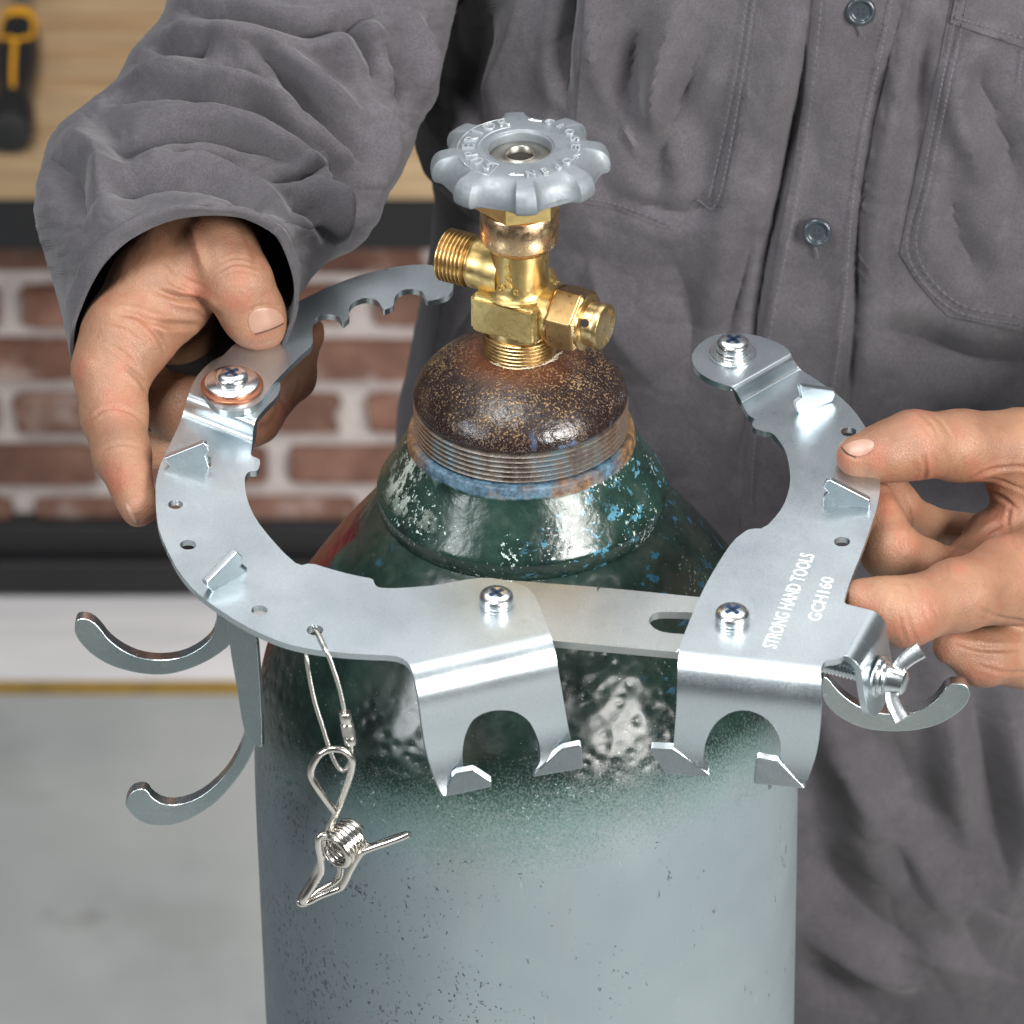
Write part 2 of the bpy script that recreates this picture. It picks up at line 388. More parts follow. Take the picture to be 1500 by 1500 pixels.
# paint boundary height
zb_ = tk.math('ADD', -0.124, tk.math('MULTIPLY', tk.math('POWER', tk.math('MAXIMUM', front, 0.0), 1.3), 0.022))
zb_ = tk.math('ADD', zb_, tk.math('MULTIPLY', sx, 0.006))
dz = tk.math('SUBTRACT', z, zb_)
dz = tk.math('ADD', dz, tk.math('MULTIPLY', tk.math('SUBTRACT', n_big, 0.5), 0.03))
dz = tk.math('ADD', dz, tk.math('MULTIPLY', tk.math('SUBTRACT', n_fine, 0.5), 0.085))
green = tk.rmap(dz, -0.020, 0.016)
gcol = tk.ramp(n_mid, [(0.3, S((17, 29, 27))), (0.55, S((29, 48, 42))), (0.75, S((48, 64, 58)))])
gcol = tk.mix(tk.rmap(tk.math('SUBTRACT', zb_, z), -.014, .004), gcol, S((72, 104, 96)))
gcol = tk.mix(tk.ramp(tk.noise(25, 4, .6), [(0.5, 0), (0.68, .7)]), gcol, S((60, 62, 56)))
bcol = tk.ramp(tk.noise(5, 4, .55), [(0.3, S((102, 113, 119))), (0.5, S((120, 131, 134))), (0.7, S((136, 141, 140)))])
bcol = tk.mix(tk.rmap(x, -0.09, -0.02, 0.85, 0.0), bcol, S((72, 86, 96)))  # shade on the left side painted in as a darker blue grey
streak = tk.ramp(tk.noise(50, 4, .6, tk.mapping((1, 1, .22))), [(0.63, 0), (0.72, 1)])
scf = tk.rmap(tk.noise(420, 4, .8, tk.mapping((1, 1, .12))), .66, .72)
bcol = tk.mix(tk.math('MULTIPLY', scf, .25), bcol, S((186, 192, 190)))
bcol = tk.mix(tk.math('MULTIPLY', streak, .12), bcol, S((118, 112, 108)))
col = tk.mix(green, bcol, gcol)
# red paint patch on the far left of the shoulder
redm = tk.math('MULTIPLY', tk.rmap(tk.math('ADD', front, tk.math('MULTIPLY', tk.math('SUBTRACT', n_mid, .5), .25)), 0.02, 0.10, 1, 0), tk.rmap(z, -0.110, -0.104))
redm = tk.math('MULTIPLY', redm, tk.rmap(z, -0.036, -0.042))
redm = tk.math('MULTIPLY', redm, tk.rmap(x, -0.03, -0.04))
col = tk.mix(redm, col, tk.mix(n_mid, S((48, 5, 11)), S((104, 12, 22))))
# chips: pale and blue flecks
v1 = tk.noise(700, 2, .7); r1 = tk.noise(45, 4)
fleck = tk.rmap(tk.math('ADD', v1, tk.math('MULTIPLY', r1, .55)), .985, 1.03)
fleck = tk.math('MULTIPLY', fleck, green)
col = tk.mix(tk.math('MULTIPLY', fleck, .75), col, S((170, 190, 182)))
v2 = tk.noise(140, 4, .6, tk.mapping((1, 1, 1.4), None, (.4, .2, .3))); m2 = tk.noise(16, 2, .5, tk.mapping((1, 1, 1), None, (.7, .1, .9)))
bl = tk.math('MULTIPLY', tk.rmap(v2, 0.60, 0.64), tk.rmap(tk.math('ADD', m2, tk.math('MULTIPLY', x, 1.6)), .52, .60))
bl = tk.math('MULTIPLY', bl, tk.rmap(z, -0.085, -0.06))
col = tk.mix(bl, col, S((44, 88, 110)))
# dark pits on the barrel
pv = tk.noise(560, 3, .7, tk.mapping((1, 1, .75))); pn = tk.noise(22, 3)
pit = tk.rmap(tk.math('ADD', pv, tk.math('MULTIPLY', tk.math('SUBTRACT', pn, tk.math('MULTIPLY', x, 2.0)), .34)), .835, .865)
pv2 = tk.noise(150, 5, .72, tk.mapping((1, 1, .55), None, (2, 2, 2)))
pit2 = tk.rmap(tk.math('ADD', pv2, tk.math('MULTIPLY', x, .5)), 0.69, 0.72)
pits = tk.math('MULTIPLY', tk.math('MAXIMUM', pit, pit2), tk.rmap(z, -0.11, -0.12))
col = tk.mix(tk.math('MULTIPLY', pits, .85), col, S((46, 50, 54)))
tk.set(tk.b, "Base Color", col)
tk.set(tk.b, "Roughness", tk.mix(green, tk.rmap(n_mid, .3, .7, .36, .5), tk.rmap(n_mid, .3, .7, .17, .30)))
lump = tk.math('ADD', tk.math('MULTIPLY', tk.noise(60, 1.5, .5), .8), tk.math('MULTIPLY', tk.voro(190, 'SMOOTH_F1', tk.mapping((1, 1, 1.2), tk.coord())), .75)); lumpm = tk.rmap(tk.noise(9, 2, .5, tk.mapping((1, 1, 1), None, (.13, .4, .2))), .38, .6, .25, 1.0)
green2 = tk.rmap(tk.math('SUBTRACT', z, zb_), -.004, .02)
h = tk.math('MULTIPLY', tk.math('MULTIPLY', lump, lumpm), tk.math('ADD', tk.math('MULTIPLY', green2, .9), .04))
h = tk.math('SUBTRACT', h, tk.math('MULTIPLY', pits, .25))
h = tk.math('ADD', h, tk.math('MULTIPLY', n_fine, .05))
tk.bump(h, 1.15, .85)
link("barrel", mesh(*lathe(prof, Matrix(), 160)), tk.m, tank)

# neck ring
nr = [(40, -34), (48.5, -33), (52.0, -30), (53.2, -26.5), (53.8, -23.2), (53.8, -21.4), (52.8, -19.4), (50.9, -16.6), (48.6, -12.8), (46.4, -8.8), (44.4, -5.0), (42.9, -2.2), (42.2, -0.6), (41.8, 1.6), (41.2, 3.2), (39, 3.6)]
nc = catmull([Vector((r, z, 0)) for r, z in nr], 5)
nk = Mat("neck_ring_paint", rough=.3)
x, y, z = nk.xyz(nk.mapping((1, 1, 1), None, (0, 0, (ZF + 5) * MM)))
n_mid = nk.noise(60, 5, .65); n_fine = nk.noise(420, 3, .6)
gcol = nk.ramp(n_mid, [(0.3, S((16, 29, 27))), (0.55, S((28, 50, 43))), (0.75, S((50, 62, 56)))])
v2 = nk.noise(170, 5, .65, nk.mapping((1, 1, 1.2), None, (.4, .2, .3)), .3); m2 = nk.noise(14, 2, .5, nk.mapping((1, 1, 1), None, (.7, .1, .9)))
bl = nk.math('MULTIPLY', nk.rmap(v2, 0.585, 0.61), nk.rmap(nk.math('ADD', m2, nk.math('MULTIPLY', x, 2.2)), .52, .60))
col = nk.mix(bl, gcol, nk.mix(n_fine, S((36, 88, 116)), S((88, 140, 156))))
fleck = nk.rmap(nk.math('ADD', nk.noise(620, 3, .65), nk.math('MULTIPLY', nk.noise(50, 3), .6)), .955, .99)
col = nk.mix(nk.math('MULTIPLY', fleck, .85), col, S((188, 206, 200)))
wp = nk.math('MULTIPLY', nk.rmap(nk.noise(120, 6, .8, nk.mapping((1, 1, .5))), .50, .54), nk.math('MULTIPLY', nk.rmap(nk.math('ADD', x, nk.math('MULTIPLY', n_mid, .012)), -.024, -.034), nk.rmap(z, -.019, -.012)))
wp = nk.math('MULTIPLY', wp, nk.rmap(y, 0, -.012))
col = nk.mix(wp, col, S((150, 160, 152)))
band = nk.rmap(nk.math('ADD', z, nk.math('MULTIPLY', nk.math('SUBTRACT', n_mid, .5), .004)), -.0012, -.0002)
rust = nk.ramp(nk.noise(30, 4, .6), [(.56, 0), (.66, 1)])
rust = nk.math('MAXIMUM', rust, nk.rmap(nk.math('ADD', nk.math('ABSOLUTE', x), nk.math('MULTIPLY', n_mid, .01)), .038, .044))
bcol = nk.mix(rust, nk.mix(nk.rmap(nk.noise(320, 5, .75), .38, .62), S((40, 58, 76)), S((84, 112, 128))), nk.mix(nk.rmap(nk.noise(300, 5, .7), .38, .62), S((70, 50, 38)), S((126, 94, 60))))
col = nk.mix(band, col, bcol)
nk.set(nk.b, "Base Color", col); nk.set(nk.b, "Roughness", nk.mix(band, nk.rmap(n_mid, .3, .7, .15, .36), (0.6, 0.6, 0.6, 1)))
nk.bump(nk.math('ADD', nk.noise(75, 3, .5, None, .4), nk.math('MULTIPLY', n_fine, .12)), 1.2, .7)
link("neck_ring", mesh(*lathe([(p.x, p.y) for p in nc], Matrix(), 160)), nk.m, tank)

# threaded neck with rusty dome
ru = Mat("rusty_neck", rough=.3)
x, y, z = ru.xyz(ru.mapping((1, 1, 1), None, (0, 0, (ZF + 5) * MM)))
n_mid = ru.noise(70, 5, .65); n_fine = ru.noise(380, 4, .65)
dk = ru.mix(n_mid, S((18, 13, 13)), S((44, 30, 27)))
sp = ru.rmap(ru.math('ADD', ru.noise(1250, 3, .6), ru.math('MULTIPLY', ru.noise(60, 3, .6), .35)), .745, .80)
spm = ru.rmap(ru.math('ADD', z, ru.math('MULTIPLY', ru.math('SUBTRACT', n_mid, .5), .02)), .019, .029, .10, 1.0)
dome = ru.mix(ru.math('MULTIPLY', sp, spm), dk, ru.mix(n_mid, S((104, 74, 46)), S((158, 130, 90))))
redz = ru.rmap(z, .033, .037)
dome = ru.mix(ru.math('MULTIPLY', redz, .45), dome, ru.mix(n_fine, S((70, 38, 28)), S((134, 78, 44))))
bls = ru.rmap(ru.noise(60, 3, .6, ru.mapping((1, 1, 1), None, (.3, .3, .5))), .62, .68)
dome = ru.mix(ru.math('MULTIPLY', ru.math('MULTIPLY', bls, ru.rmap(z, .026, .020)), .6), dome, S((74, 98, 128)))
thr = ru.ramp(ru.noise(90, 4, .7, ru.mapping((1, 1, .3))), [(.35, S((66, 52, 46))), (.5, S((112, 104, 96))), (.6, S((98, 116, 124))), (.75, S((134, 94, 54)))])
sidr = ru.rmap(ru.math('ABSOLUTE', x), .028, .037)
thr = ru.mix(ru.math('MULTIPLY', sidr, .6), thr, S((112, 78, 48)))
isd = ru.rmap(z, .0158, .0166)
ru.set(ru.b, "Base Color", ru.mix(isd, thr, dome))
ru.set(ru.b, "Roughness", ru.mix(isd, (0.45,) * 3 + (1,), ru.mix(spm, (0.15,) * 3 + (1,), (0.36,) * 3 + (1,))))
ru.set(ru.b, "Metallic", ru.mix(isd, (0.35,) * 3 + (1,), (0,) * 3 + (1,)))
ru.bump(ru.math('ADD', ru.noise(260, 4, .6), ru.math('MULTIPLY', sp, .3)), .9, .55)
tp = [(38, 0)]
pitch = 2.05; zz = 3.8
for k in range(6):
    tp += [(36.4, zz), (36.8, zz + pitch * .14), (39.3, zz + pitch * .42), (39.5, zz + pitch * .55), (39.2, zz + pitch * .68), (36.7, zz + pitch * .9)]
    zz += pitch
dz_ = zz
tp2 = [(38.6, dz_ + .6), (39.3, dz_ + 1.4), (39.2, dz_ + 2.8), (38.2, dz_ + 5.6), (36.2, dz_ + 8.8), (33.2, dz_ + 12), (29.0, dz_ + 15.2), (24, dz_ + 18), (18.8, dz_ + 20.2), (15, dz_ + 21)]
dc = catmull([Vector((r, z, 0)) for r, z in tp2], 5)
ZD = dz_ + 21
V, Fc = lathe(tp + [(p.x, p.y) for p in dc] + [(.1, ZD)], Matrix(), 160)
link("neck", mesh(V, Fc, True, 60), ru.m, tank)

COLLAR = brass("collar_bronze", (0.80, 0.56, 0.34, 1), 0.26)
# ---- valve, turned so that the outlet points left and back
VA = R(-27)
vx = Vector((math.cos(VA), math.sin(VA), 0)); vy = Vector((-math.sin(VA), math.cos(VA), 0))
def zp(py, r=0, px=763):                       # height of the axis point whose ring of radius r has its front bottom at py
    return WY(px, py, -r).z
zA = ZD - 2.5; zB = zp(530 - 22, 13.5)
Mv = Matrix.Rotation(VA, 4, 'Z')
# base thread
tpz = [(12.5, zA)]; zz = zA
while zz < zA + 11.8:
    tpz += [(12.9, zz), (13.6, zz + .55), (13.6, zz + .95), (12.9, zz + 1.5)]; zz += 1.5
valve = link("valve", mesh(*lathe(tpz + [(12.6, zz), (12.4, zz + 4)], Matrix(), 96), True, 50), BRASST, tank, (0, 0, ZD))
# block
zb0 = WY(737, 506, -15).z; zb1 = WY(737, 452, -15).z
bm = bmesh.new(); V, Fc = box(-14.0, 12.6, -13.0, 12.0, zb0, zb1); bv = [bm.verts.new(v) for v in V]; [bm.faces.new([bv[i] for i in f]) for f in Fc]
bmesh.ops.bevel(bm, geom=list(bm.edges), offset=1.6, segments=3, affect='EDGES')
bmesh.ops.transform(bm, matrix=Mv, verts=bm.verts)
me = bpy.data.meshes.new("b"); bm.to_mesh(me); bm.free(); me.polygons.foreach_set("use_smooth", [True] * len(me.polygons)); me.set_sharp_from_angle(angle=R(50))
link("block", me, BRASSC, valve)
# stem tube with a fillet at its foot
zt1 = zp(368, 10)
pr = [(13.2, zb1 - 1.2), (12.2, zb1 + .1), (11.3, zb1 + 1.2), (10.7, zb1 + 3), (10.5, zb1 + 6), (10.5, zt1)]
link("stem_tube", mesh(*lathe([(p.x, p.y) for p in catmull([Vector((a_, b_, 0)) for a_, b_ in pr], 4)], Matrix(), 72)), BRASS, valve)
zc1 = zp(331, 14.4)
link("bonnet_collar", mesh(*lathe([(9, zt1 - 2.6), (11.8, zt1 - 2.6), (14.0, zt1 - .2), (14.4, zt1 + .6), (14.4, zc1 - .5), (14.0, zc1)], Matrix(), 96), True, 40), COLLAR, valve)
def hexprism(r, z0, z1, M, ch=1.0, rot=0.0):
    V = []; Fc = []
    rows = [(r - ch * 1.2, z0), (r, z0 + ch), (r, z1 - ch), (r - ch * 1.2, z1)]
    for rr, zz in rows:
        for k in range(6):
            t = rot + k * math.pi / 3; V.append(M @ Vector((rr * math.cos(t), rr * math.sin(t), zz)))
    for i in range(3):
        for k in range(6): Fc.append((i * 6 + k, i * 6 + (k + 1) % 6, (i + 1) * 6 + (k + 1) % 6, (i + 1) * 6 + k))
    Fc.append(tuple(reversed(range(6)))); Fc.append(tuple(range(18, 24)))
    return V, Fc
link("bonnet_hex", mesh(*hexprism(16.3, zc1, min(zc1 + 12, WY(763, 214, 0).z - 11), Matrix(), .8, R(12)), True, 25), BRASS, valve)
bevel(bpy.context.scene.objects[-1] if False else valve.children[-1], .5)
# outlet (male thread) pointing along -vx
zo = WY(763, 400, 0).z
Mo = frame((0, 0, zo), (0, 0, 1), -vx)
pr = [(8.6, 6), (8.8, 15), (8.9, 18.5), (8.2, 19.2)]; zz = 19.4
while zz < 30.5:
    pr += [(8.7, zz), (9.85, zz + .6), (9.85, zz + .95), (8.7, zz + 1.55)]; zz += 1.6
pr += [(8.6, zz), (7.8, zz + .7), (6.3, zz + .7), (6.2, zz - 8), (.1, zz - 8)]
link("outlet", mesh(*lathe(pr, Mo, 72), True, 45), BRASST, valve)
link("outlet_boss", mesh(*lathe([(p.x, p.y) for p in catmull([Vector(q) for q in [(10.5, 5, 0), (10.2, 9, 0), (9.6, 13, 0), (9.5, 17.5, 0), (8.7, 18.4, 0)]], 4)], Mo, 48)), BRASS, valve)
# safety nut along +vx
zs = WY(763, 446, 0).z
Ms = frame((0, 0, zs), (0, 0, 1), vx)
link("safety_boss", mesh(*lathe([(10.2, 9), (10.2, 14.5), (9.6, 15)], Ms, 48)), BRASS, valve)
sn = link("safety_nut", mesh(*hexprism(12.4, 14.6, 27.2, Ms, 1.3, R(10)), True, 25), BRASSD, valve); bevel(sn, .7)
link("washer", mesh(*lathe([(8, 14.8), (11.2, 14.8), (11.2, 15.6), (8, 15.6)], Ms, 48)), BRASSD, sn)
cap = link("safety_cap", mesh(*lathe([(10.4, 26.5), (10.4, 27.7), (9.0, 28.2), (8.2, 28.4), (8.0, 31.6), (8.4, 31.9), (8.5, 34.1), (8.2, 34.5), (7.2, 34.7), (.1, 34.0)], Ms, 64), True, 40), BRASST, valve)
hole = Mat("hole_shade", (0.01, .008, .006, 1), .8)  # near-black fill that paints the shade inside small holes
for ang in (R(188), R(60)):
    c_ = Ms @ Vector((7.75 * math.cos(ang), 7.75 * math.sin(ang), 29.6)); dr = (Ms.to_3x3() @ Vector((math.cos(ang), math.sin(ang), 0)))
    c2 = Ms @ Vector((8.55 * math.cos(ang), 8.55 * math.sin(ang), 29.7))
    link("vent_hole", mesh(*lathe([(.1, -1.5), (1.55, -1.5), (1.55, -.15), (.1, -.14)], frame(c2, vx, dr), 20)), hole.m, cap)
# round lug behind the safety nut
lug = link("lug", mesh(*lathe([(p.x, p.y) for p in catmull([Vector(q) for q in [(6.5, 5, 0), (5.6, 10, 0), (5.0, 13, 0), (4.0, 14.8, 0), (2, 15.4, 0), (.1, 15.5, 0)]], 4)], frame(Vector((0, 0, zs + 6)), (0, 0, 1), Vector((.75, .62, 0.0))), 40)), BRASS, valve)

# text helpers --------------------------------------------------------------
def text_mesh(body, size, extrude, M, bold=0.0, center=True, bev=0.0):
    cu = bpy.data.curves.new("t", 'FONT'); cu.body = body; cu.size = size; cu.extrude = extrude; cu.offset = bold; cu.bevel_depth = bev
    if center: cu.align_x = 'CENTER'
    cu.resolution_u = 3
    o = bpy.data.objects.new("t", cu); COL.objects.link(o)
    dg = bpy.context.evaluated_depsgraph_get(); ev = o.evaluated_get(dg); me = ev.to_mesh()
    V = [M @ v.co for v in me.vertices]; Fc = [tuple(p.vertices) for p in me.polygons]
    ev.to_mesh_clear(); bpy.data.objects.remove(o); bpy.data.curves.remove(cu)
    return V, Fc
def bb_fit(Vf, M_src, x0, x1, y0, y1):
    return Vf
# raised marks on the stem tube: 4 and an S with small letters
def on_tube(body, size, ang, z, r=10.5):
    n = Vector((math.sin(ang), -math.cos(ang), 0)); M = frame(Vector((0, 0, z)) + n * (r - .1), Vector((math.cos(ang), math.sin(ang), 0)), n)
    return text_mesh(body, size, .7, M, .06, True, .08)
m4 = WY(741, 394, -10).z
link("raised_mark", mesh(*merge([on_tube("4", 4.6, R(-26), m4 - 1.5), on_tube("S", 8.2, R(-24), WY(741, 425, -10).z), on_tube("c", 4.6, R(-9), WY(741, 431, -10).z), on_tube("C", 4.0, R(-42), WY(741, 431, -10).z)]), True, 30), BRASS, valve)
# stamped letters round the safety cap
pp = []
for i, chx in enumerate("CA0901"):
    an = R(150 - i * 20) - R(90); M = Ms @ Matrix.Rotation(-(R(25 + i * 17)), 4, 'Z') @ Matrix.Translation((0, 0, 0))
    t = R(30 + i * 17)
    ctr = Ms @ Vector((6.2 * math.cos(t), -6.2 * math.sin(t), 34.62)); rd = Ms.to_3x3() @ Vector((math.cos(t), -math.sin(t), 0))
    Mx = frame(ctr, vx.cross(rd) * -1, vx); pp.append(text_mesh(chx, 2.3, .08, Mx @ Matrix.Translation((0, -.9, 0)), .03))
for i, chx in enumerate("2VC"):
    t = R(165 + i * 17)
    ctr = Ms @ Vector((6.2 * math.cos(t), -6.2 * math.sin(t), 34.62)); rd = Ms.to_3x3() @ Vector((math.cos(t), -math.sin(t), 0))
    Mx = frame(ctr, vx.cross(rd) * -1, vx); pp.append(text_mesh(chx, 2.3, .08, Mx @ Matrix.Translation((0, -.9, 0)), .03))
link("lettering", mesh(*merge(pp), False), BRASS, cap)
# hemp strands in the base thread
hm = Mat("hemp", S((206, 196, 176)), .8)
pp = []
for cx_, cnt in ((R(-100), 5), (R(-28), 16), (R(-75), 8), (R(-45), 8), (R(-125), 6)):
    for k in range(cnt):
        a0 = cx_ + random.uniform(-.18, .18); l = random.uniform(.1, .3); tl = random.uniform(-1.2, 2.2); pts = []
        for j in range(6):
            a1 = a0 + l * (j / 5 - .5); rr = 13.7 + tl * (j / 5) ** 2 + random.uniform(0, .5); pts.append((rr * math.cos(a1), rr * math.sin(a1), ZD + .2 + random.uniform(.0, .5) + abs(tl) * .4 * j / 5))
        pp.append(tube(catmull(pts, 3), .08, 5))
link("hemp_strand", mesh(*merge(pp)), hm.m, valve)['kind'] = 'stuff'

# ---- handwheel
zw = WY(763, 214, 0).z - 1.0
al = Mat("cast_aluminium", S((150, 156, 160)), .5, .6)
n1 = al.noise(35, 5, .6); n2 = al.noise(500, 4, .65)
al.set(al.b, "Base Color", al.mix(al.ramp(n1, [(.35, 0), (.65, 1)]), S((128, 136, 144)), S((172, 178, 182))))
al.set(al.b, "Base Color", al.mix(al.math('MULTIPLY', al.ramp(al.noise(120, 5, .7), [(.56, 0), (.66, 1)]), .4), al.mix(n1, S((108, 115, 120)), S((142, 148, 152))), S((92, 100, 112))))
al.set(al.b, "Roughness", al.rmap(n2, .3, .7, .48, .62)); al.bump(n2, .2, .6)
tilt = Matrix.Translation((0, 0, zw)) @ Matrix.Rotation(R(-1.5), 4, 'Y')
PH = R(-86)
def bite(t):                                    # 0 on the grips, 1 at the bottom of each scallop
    a = ((t - PH) / (math.pi / 4)) % 1.0 - .5; q = abs(a) / .345
    b_ = math.sqrt(max(0.0, 1 - q * q)) if q < 1 else 0.0
    return b_ * .93 + .07 * max(0, 1 - (abs(a) / .5))
def wheel_r(t, r, z):
    ro = 33.2 - 4.2 * bite(t)
    return r if r < 17 else 17 + (r - 17) * (ro - 1.0 - 17) / (33.2 - 17)
wp_ = [(11.3, -5.6), (11.3, -.2), (11.9, .5), (12.3, 1.0), (12.9, 1.1), (13.0, .9), (15, .9), (21.5, .6), (25, .2), (28, -.4), (30.2, -1.2), (31.8, -2.6), (32.7, -4.3), (33.2, -6.2), (33.1, -8.0), (32.4, -9.4), (31.2, -9.9), (27, -9), (22, -7.4), (14, -7.4), (13.4, -12), (11, -12)]
wc = [(p.x, p.y) for p in catmull([Vector((a_, b_, 0)) for a_, b_ in wp_], 4)]
def wheel_pt(t, r, z):
    k = min(1.0, max(0.0, (r - 24.0) / 9.0))
    return z - (k ** 1.2) * bite(t) * 2.4 if z > -7.5 else z
V = []; Fc = []; n = 384
for (r, z) in wc:
    for k in range(n):
        t = 2 * math.pi * k / n; V.append(tilt @ Vector((wheel_r(t, r, z) * math.cos(t), wheel_r(t, r, z) * math.sin(t), wheel_pt(t, r, z))))
for i in range(len(wc) - 1):
    for k in range(n):
        a_ = i * n + k; b_ = i * n + (k + 1) % n; Fc.append((a_, b_, b_ + n, a_ + n))
wheel = link("handwheel", mesh(V, Fc, True, 50), al.m, valve)
st = Mat("nut_steel", S((158, 154, 146)), .38, 1.0); st.bump(st.noise(300, 3), .05, .3)
link("spindle_nut", mesh(*lathe([(11.25, -6), (11.0, -3.2), (8, -2.8), (6.6, -2.6), (6.0, -2.0), (5.4, -1.7), (4.9, -2.2), (4.7, -5.5), (.1, -6)], tilt, 72), True, 50), st.m, wheel)
link("socket_shade", mesh(*lathe([(.1, -4.2), (4.6, -4.2), (4.6, -4.0), (.1, -4.0)], tilt, 24)), hole.m, wheel)  # dark disc painting the shade at the bottom of the hub hole
pp = []
def ring_text(body, r, a_start, a_end, size, inward=False):
    n_ = len(body)
    for i, chx in enumerate(body):
        t = R(a_start + (a_end - a_start) * (i / max(1, n_ - 1)))
        if chx == ' ': continue
        rd = Vector((math.cos(t), math.sin(t), 0)) * (1 if not inward else -1)
        xd = Vector((rd.y, -rd.x, 0))
        zt_ = .78 if r < 21 else .45
        Mx = tilt @ frame(Vector((r * math.cos(t), r * math.sin(t), zt_)), xd, (0, 0, 1)) @ Matrix.Translation((0, -size * .35, 0))
        if chx in '<>':
            s_ = 1 if chx == '>' else -1
            pts = [(-2.6 * s_, 1.4, 0), (2.4 * s_, 1.4, 0)]
            pp.append(tube([Mx @ Vector(q) for q in pts], .32, 6)); pp.append(tube([Mx @ Vector(q) for q in [(1.0 * s_, 2.4, 0), (2.6 * s_, 1.4, 0), (1.0 * s_, .5, 0)]], .32, 6))
        else:
            pp.append(text_mesh(chx, size, .8, Mx, .03, True, .04))
ring_text("SUPERIOR", 18.4, 232, 110, 6.4)
ring_text("<CLOSE", 20.0, 74, -4, 4.8)
ring_text(">", 21.0, -13, -13, 3.9); ring_text("<", 21.0, -24, -24, 3.9)
ring_text("OPEN>", 20.6, -36, -94, 4.8, False)
# raised border round the maker's name
bor = []
for t in range(240, 103, -4): bor.append((22.4, t))
for t in range(104, 241, 4): bor.append((14.8, t))
pts = [tilt @ Vector((r * math.cos(R(t)), r * math.sin(R(t)), .8 if r < 20 else .28)) for r, t in bor]
pp.append(tube(pts, .28, 6, True))
link("lettering", mesh(*merge(pp), True, 40), Mat("worn_aluminium", S((196, 202, 206)), .38, .8).m, wheel)

tank.rotation_euler = (0, R(-0.8), 0)
tank.location = Vector((math.sin(R(0.8)) * -ZF, 0, ZF + 5)) * MM
valve.rotation_euler = (0, R(0.8), 0)
# ------------------------------------------------------------------ cylinder bracket (sheet metal clamp)
TH = 2.5
def resample(P, step, closed=True):
    P = [np.array(p[:2], float) for p in P]; out = []
    n = len(P)
    for i in range(n if closed else n - 1):
        a, b = P[i], P[(i + 1) % n]; m = max(1, int(round(np.linalg.norm(b - a) / step)))
        for k in range(m): out.append(a + (b - a) * k / m)
    if not closed: out.append(P[-1])
    return np.array(out)
def chaikin(P, it=2, closed=True):
    P = [np.array(p[:2], float) for p in P]
    for _ in range(it):
        out = []; n = len(P)
        for i in range(n):
            a, b = P[i], P[(i + 1) % n]; out += [a * .75 + b * .25, a * .25 + b * .75]
        P = out
    return P
def inside(pts, poly):
    x, y = pts[:, 0], pts[:, 1]; c = np.zeros(len(pts), bool); n = len(poly)
    for i in range(n):
        x1, y1 = poly[i]; x2, y2 = poly[(i + 1) % n]
        if y1 == y2: continue
        c ^= ((y1 > y) != (y2 > y)) & (x < (x2 - x1) * (y - y1) / (y2 - y1) + x1)
    return c
def dist_poly(pts, poly):
    d = np.full(len(pts), 1e9)
    for i in range(len(poly)):
        a = poly[i]; b = poly[(i + 1) % len(poly)]; ab = b - a
        t = np.clip(((pts - a) @ ab) / max(ab @ ab, 1e-9), 0, 1); q = a + t[:, None] * ab
        d = np.minimum(d, np.hypot(*(pts - q).T))
    return d
